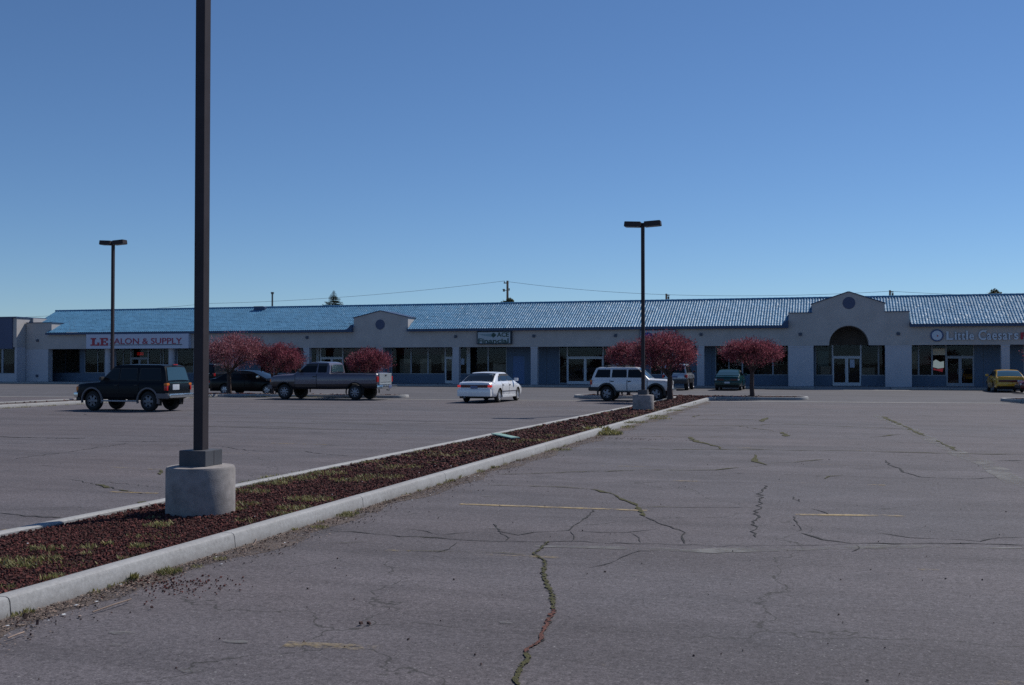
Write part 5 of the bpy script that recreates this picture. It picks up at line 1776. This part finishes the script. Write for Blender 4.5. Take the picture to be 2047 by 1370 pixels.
sv = car('parked_suv', 'dark teal off-roader with chrome rear bumper parked nose left behind the near lamp post', suv_spec(P_green4, boxes=tl, flare=(M['greyplastic'], .06, .03), clear=1.2, spokes=6, spokew=.22, rim=M['rimdark']), (-26.15, 35.3), math.pi)
sv.scale = (.95, .97, 1.0)

# pickup
P_truck = paint("lavender_grey_paint", (0.125, 0.115, 0.15), .34, metal=.1, coat=.6)
P_truck2 = paint("dark_lower_paint", (0.022, 0.020, 0.026), .35, coat=.4)
P_tail = paint("silver_tailgate", (0.42, 0.46, 0.48), .3, metal=.3)


def pickup_extra(root, B, W, G):
    mb = MB(); mb.cbox(-3.20, -3.10, -.74, .74, .78, 1.33, P_tail, .015); tg = obj('tailgate', mb, root)
    mb = MB(); mb.box(-3.206, -3.199, -.62, .62, .88, .90, M['under']); mb.cbox(-3.22, -3.195, -.09, .09, 1.20, 1.26, M['blackplastic'], .006); obj('handle', mb, tg)
    mb = MB(); mb.tube([(-3.25, 0, .50), (-3.42, 0, .48), (-3.42, 0, .56)], .03, M['chrome'], 8); obj('tow_hitch', mb, root)
    for s in (-1, 1):
        mb = MB(); mb.box(-3.05, -.62, s * .975 - .03, s * .975 + .012, 1.325, 1.345, M['blackplastic']); obj('bed_rail', mb, root)


S = dict(cat='pickup truck', body=[(-3.13, .66, 1.28, .93), (-3.08, .58, 1.325, .975), (-2.0, .55, 1.325, .99), (-.56, .52, 1.325, .985), (.5, .52, 1.32, .985), (1.35, .52, 1.30, .985), (1.42, .52, 1.275, .985), (2.30, .54, 1.235, .97), (2.68, .58, 1.19, .92), (2.86, .64, 1.06, .84)],
         green=[(-.53, 1.32), (-.50, 1.70), (-.44, 1.83), (-.30, 1.875), (.30, 1.89), (.62, 1.87), (.80, 1.80), (1.48, 1.28)], tumble=(.90, 1.32, .34), paint=P_truck, paint2=P_truck2, zsplit=.84,
         tyre=.385, wheels=(-1.95, 1.98), tw=.26, bed=(-3.03, -.62, .86, .80), clear=1.17,
         side_windows=[(-.34, .12, .10, -.32, 1.37, 1.78), (.24, 1.20, .72, .22, 1.37, 1.78)], screen=(1.44, 1.31, .82, 1.79), rear=(-.535, 1.38, -.50, 1.74), rearglass=M['carglassblue'], rear_inset=.8,
         doors=[(.16, 1.36)], mirror=(1.12, 1.40, .90), rim=M['rim'], spokes=8, spokew=.16, flare=(M['under'], .05, .012),
         boxes=[('tail_light', M['red_lens'], -3.17, -3.05, .77, .96, .90, 1.18, True), ('bumper', M['chrome'], -3.44, -3.14, -.92, .92, .56, .75, False, .04), ('licence_plate', M['plateblue'], -3.455, -3.43, -.16, .16, .60, .74, False, .005),
                ('bumper', M['greyplastic'], 2.72, 2.98, -.88, .88, .52, .74, False, .05), ('headlight', M['clear_lens'], 2.76, 2.87, .52, .82, .86, 1.02, True), ('grille', M['blackplastic'], 2.80, 2.90, -.46, .46, .82, 1.08, False, .02), ('side_marker', M['amber'], 2.70, 2.84, .82, .88, .88, 1.02, True, .01)],
         extra=[pickup_extra])
car('pickup_truck', 'grey and black two-tone extended cab pickup truck parked nose left with silver tailgate', S, (-24.65, 49.05), math.pi)

# white sedan
def sedan_spec(paint_, **k):
    S = dict(body=[(-2.44, .52, .82, .70), (-2.38, .36, .92, .80), (-2.22, .27, .955, .86), (-1.5, .24, .965, .90), (0.4, .22, .95, .90), (1.0, .22, .925, .90), (1.7, .24, .84, .88), (2.15, .26, .74, .82), (2.36, .34, .64, .72), (2.42, .42, .56, .62)],
             green=[(-1.98, .96), (-1.45, 1.22), (-1.10, 1.345), (-.85, 1.385), (-.35, 1.405), (.05, 1.39), (.25, 1.355), (1.32, .90)],
             tumble=(.82, .95, .42), paint=paint_, tyre=.315, wheels=(-1.36, 1.38), tw=.20, crown=.03, rcrown=.03,
             side_windows=[(-1.42, -.98, -.96, -1.12, 1.0, 1.24), (-.92, -.06, -.08, -.90, 1.0, 1.32), (.0, .96, .27, -.02, 1.0, 1.32)],
             screen=(1.28, .93, .28, 1.345), rear=(-1.94, .985, -1.14, 1.335), doors=[(-1.0, -.03), (-.02, 1.02)], mirror=(.86, .98, .86), clear=1.13, boxes=[], rear_inset=.92)
    S.update(k); return S


P_white = paint("white_car_paint", (0.84, 0.85, 0.87), .25, coat=.7, dirt=.04)
bx_ = [('tail_light', M['dark_red_lens'], -2.462, -2.30, -.655, .655, .71, .845, False, .02), ('tail_light', M['red_lit'], -2.455, -2.22, .66, .83, .725, .83, True, .035), ('licence_plate', M['plateblue'], -2.475, -2.45, -.17, .17, .66, .80, False, .006),
       ('bumper', P_white, -2.52, -2.20, -.82, .82, .30, .64, False, .07), ('bumper', P_white, 2.28, 2.48, -.68, .68, .36, .54, False, .05), ('headlight', M['clear_lens'], 2.24, 2.385, .40, .74, .52, .62, True, .03), ('underside', M['under'], -2.40, -1.75, -.74, .74, .22, .36, False, .02),
       ('door_moulding', M['greyplastic'], -.98, 1.30, .885, .915, .50, .54, True, .008), ('sill', P_white, -1.0, 1.0, .86, .905, .23, .34, True, .015), ('exhaust', M['greyplastic'], -2.54, -2.3, .42, .50, .22, .29, False, .02), ('window_sticker', M['signgrey'], -1.42, -1.36, -.55, -.38, 1.27, 1.33, False, .004)]
car('white_sedan', 'white sedan with red brake lights glowing driving away in the middle of the lot', sedan_spec(P_white, boxes=bx_, rim=M['hubcap'], spokes=7, spokew=.3, rimback=M['rimdark'], mirrormat=P_white, handle=M['greyplastic']), (-15.68, 48.55), R(88.5), group=None)

# boxy white car
P_white2 = paint("white_boxy_paint", (0.74, 0.76, 0.79), .28, coat=.6, dirt=.05)


def rack_extra(root, B, W, G):
    mb = MB()
    for s in (-1, 1):
        mb.tube([(-1.6, s * .52, 1.66), (-1.55, s * .52, 1.70), (.0, s * .52, 1.71), (.05, s * .52, 1.67)], .014, M['blackplastic'], 6)
    for x in (-1.28, -.36):
        mb.cbox(x - .04, x + .04, -.56, .56, 1.70, 1.73, M['blackplastic'], .01)
        for s in (-1, 1): mb.cbox(x - .1, x + .1, s * .52 - .05, s * .52 + .05, 1.67, 1.74, M['blackplastic'], .015)
    obj('roof_rack', mb, root)


S = suv_spec(P_white2, body=[(-2.06, .58, 1.0, .80), (-2.02, .50, 1.06, .855), (-1.8, .46, 1.08, .875), (.6, .45, 1.075, .88), (.95, .45, 1.075, .88), (1.0, .45, 1.06, .88), (1.85, .48, 1.03, .865), (1.98, .52, 1.01, .845), (2.02, .56, .98, .83)],
             green=[(-2.02, 1.08), (-1.93, 1.32), (-1.80, 1.58), (-1.70, 1.62), (-.2, 1.635), (.28, 1.625), (.42, 1.585), (1.02, 1.07)], tumble=(.83, 1.07, .24), tyre=.36, wheels=(-1.22, 1.36), tw=.24,
             side_windows=[(-1.84, -1.06, -1.06, -1.68, 1.16, 1.51), (-.94, -.18, -.20, -.90, 1.16, 1.51), (-.08, .82, .46, -.06, 1.16, 1.51)], screen=(.99, 1.10, .44, 1.56), rear=(-2.0, 1.15, -1.82, 1.55), doors=[(-1.04, -.14), (-.13, .92)], mirror=(.74, 1.12, .86),
             flare=(M['blackplastic'], .085, .05), clear=1.2, mirrormat=P_white2, rim=M['rim'], spokes=5, spokew=.28, rcrown=.02,
             boxes=[('tail_light', M['red_lens'], -2.10, -1.99, .72, .885, .80, .92, True, .02), ('tail_light', M['amber'], -2.10, -1.99, .72, .885, .925, 1.02, True, .02), ('bumper', M['blackplastic'], -2.20, -1.98, -.86, .86, .50, .68, False, .03), ('bumper_end', M['blackplastic'], -2.14, -1.62, .84, .895, .48, .68, True, .015),
                    ('bumper', M['chrome'], 2.0, 2.18, -.84, .84, .48, .62, False, .03), ('headlight', M['clear_lens'], 1.98, 2.05, .52, .78, .80, .95, True), ('grille', M['blackplastic'], 2.0, 2.05, -.46, .46, .78, .98, False, .01), ('rocker', M['blackplastic'], -.76, .88, .83, .885, .42, .49, True, .015), ('licence_plate', M['plate'], -2.215, -2.19, -.17, .17, .56, .67, False, .005)],
             extra=[rack_extra])
sv2 = car('parked_suv', 'boxy white off-roader with black wheel arches and roof rack parked by the lamp post', S, (-9.32, 51.4), 0.0)
sv2.scale = (.93, 1, 1)

# silver and black one nosed in at the shops
P_silver = paint("silver_paint", (0.40, 0.43, 0.48), .3, metal=.4)
P_lower = paint("charcoal_lower", (0.02, 0.021, 0.026), .5, coat=.2)
S = suv_spec(P_silver, paint2=P_lower, zsplit=.80, spokes=5, rearglass=M['carglass'],
             boxes=[('tail_light', M['red_lens'], -2.20, -2.02, .62, .84, .84, 1.06, True, .03), ('bumper', P_lower, -2.32, -2.05, -.84, .84, .46, .76, False, .06), ('licence_plate', M['plateblue'], -2.225, -2.18, -.2, .2, .86, .98, False, .005), ('bumper', P_lower, 2.04, 2.24, -.76, .76, .46, .74, False, .05), ('brake_light', M['dark_red_lens'], -2.04, -1.98, -.2, .2, 1.755, 1.785, False, .005), ('mudflap', M['under'], -1.80, -1.77, .58, .84, .22, .58, True, .004)])
car('parked_suv', 'silver and charcoal off-roader parked nose-in at the shops behind the dense red tree', S, (-10.05, 73.3), R(90))

P_teal = paint("deep_green_paint", (0.003, 0.040, 0.040), .22, coat=.3, spec=.3)
bx_ = [('tail_light', M['dark_red_lens'], -2.455, -2.30, .22, .66, .68, .80, True, .03), ('tail_light', M['clear_lens'], -2.44, -2.28, .66, .80, .68, .80, True, .03), ('licence_plate', M['plate'], -2.53, -2.50, -.17, .17, .48, .60, False, .006), ('bumper', P_teal, -2.52, -2.20, -.80, .80, .36, .64, False, .07), ('bumper', P_teal, 2.28, 2.48, -.68, .68, .36, .54, False, .05), ('underside', M['under'], -2.40, -1.75, -.74, .74, .20, .36, False, .02)]
car('parked_sedan', 'deep green sedan parked nose-in at the shops between two red trees', sedan_spec(P_teal, boxes=bx_, rim=M['rimdark'], mirrormat=P_teal, rearglass=M['carglassblue']), (-6.62, 74.0), R(90))

P_black = paint("black_paint", (0.004, 0.005, 0.007), .3, coat=.05, spec=.2)
bx_ = [('tail_light', M['red_lens'], -2.455, -2.30, .36, .80, .70, .82, True, .03), ('bumper', P_black, -2.52, -2.20, -.80, .80, .36, .62, False, .07), ('bumper', P_black, 2.28, 2.48, -.68, .68, .36, .54, False, .05), ('headlight', M['clear_lens'], 2.24, 2.385, .40, .74, .52, .62, True, .03), ('underside', M['under'], -2.40, -1.75, -.74, .74, .22, .36, False, .02)]
car('parked_sedan', 'black sedan with silver wheel covers behind the pinkish red tree and the pickup', sedan_spec(P_black, boxes=bx_, rim=M['hubcap'], spokes=6, spokew=.26, mirrormat=M['chrome']), (-32.1, 54.35), 0.0)
P_dark = paint("dark_blue_grey_paint", (0.005, 0.007, 0.012), .3, coat=.05, spec=.2)
S = suv_spec(P_dark, rearglass=M['carglass'], boxes=[('tail_light', M['red_lens'], -2.20, -2.06, .64, .83, .84, 1.06, True), ('bumper', P_dark, -2.32, -2.05, -.82, .82, .46, .72, False, .05), ('bumper', P_dark, 2.04, 2.24, -.76, .76, .46, .72, False, .05), ('licence_plate', M['plate'], -2.225, -2.18, -.2, .2, .82, .94, False, .005), ('trim_strip', M['chrome'], -2.215, -2.19, -.4, .4, 1.02, 1.06, False, .005)])
car('parked_suv', 'dark blue-grey van-like car nosed in at the shops behind the black sedan', S, (-46.0, 73.0), R(90))

P_yellow = paint("yellow_paint", (0.62, 0.36, 0.02), .25, coat=.7)
bx_ = [('tail_light', M['dark_red_lens'], -2.455, -2.28, -.72, .72, .66, .80, False, .02), ('licence_plate', M['plate'], -2.475, -2.45, -.62, -.36, .67, .78, False, .006), ('bumper', P_yellow, -2.52, -2.20, -.82, .82, .40, .64, False, .06), ('underside', M['under'], -2.40, -1.75, -.78, .78, .20, .40, False, .02), ('bumper', P_yellow, 2.28, 2.48, -.68, .68, .36, .54, False, .05), ('spoiler', P_yellow, -2.42, -2.26, -.72, .72, .93, .98, False, .015)]
car('parked_coupe', 'yellow coupe with dark tail panel parked at the shops near the right edge', sedan_spec(P_yellow, boxes=bx_, rim=M['rimdark'], mirrormat=P_yellow, tyre=.32, rearglass=M['carglassblue'], green=[(-2.1, .96), (-1.45, 1.25), (-1.10, 1.345), (-.85, 1.385), (-.35, 1.405), (.05, 1.39), (.25, 1.355), (1.32, .90)], rear=(-2.04, .985, -1.14, 1.335)), (10.75, 74.4), R(90))
P_red = paint("dark_red_paint", (0.13, 0.010, 0.014), .25, coat=.7)
bx_ = [('tail_light', M['red_lens'], -2.455, -2.30, .36, .80, .70, .82, True, .03), ('bumper', M['blackplastic'], -2.52, -2.20, -.80, .80, .36, .62, False, .07), ('bumper', M['blackplastic'], 2.28, 2.48, -.70, .70, .34, .54, False, .05), ('headlight', M['clear_lens'], 2.24, 2.385, .40, .74, .52, .62, True, .03), ('underside', M['under'], -2.40, -1.75, -.74, .74, .22, .36, False, .02)]
car('dark_red_car', 'dark red car whose nose just enters the picture at the right edge', sedan_spec(P_red, boxes=bx_, rim=M['rimdark'], mirrormat=P_red), (13.2, 69.9), R(180), group=None)

# ------------------------------------------------------------------ light
SUN_AZ = R(33)       # from +Y towards +X
SUN_EL = R(48)
sd = bpy.data.lights.new("sun", 'SUN'); sd.energy = 3.9; sd.angle = R(0.53); sd.color = (1.0, 0.955, 0.89)
so = link(bpy.data.objects.new("sun", sd))
v = Vector((math.sin(SUN_AZ) * math.cos(SUN_EL), math.cos(SUN_AZ) * math.cos(SUN_EL), math.sin(SUN_EL)))
so.rotation_euler = v.to_track_quat('Z', 'Y').to_euler()
so.location = (20, 30, 40)

w = bpy.data.worlds.new("World"); SC.world = w; w.use_nodes = True
N, L = w.node_tree.nodes, w.node_tree.links
bg = N["Background"]
sky = N.new("ShaderNodeTexSky"); sky.sky_type = 'NISHITA'; sky.sun_disc = False
sky.sun_elevation = SUN_EL; sky.sun_rotation = SUN_AZ
sky.altitude = 1300; sky.air_density = 1.0; sky.dust_density = 0.0; sky.ozone_density = 6.0
L.new(mixc(N, L, 1.0, sky.outputs[0], (0.79, 0.90, 1.0), 'MULTIPLY'), bg.inputs[0])
bg.inputs[1].default_value = 0.085

SC.view_settings.view_transform = 'Standard'
SC.view_settings.look = 'None'
SC.view_settings.exposure = 0
SC.view_settings.gamma = 1
SC.render.engine = 'CYCLES'
SC.cycles.max_bounces = 6
SC.cycles.diffuse_bounces = 2
SC.cycles.transparent_max_bounces = 8
SC.cycles.sample_clamp_indirect = 3
SC.cycles.use_denoising = False
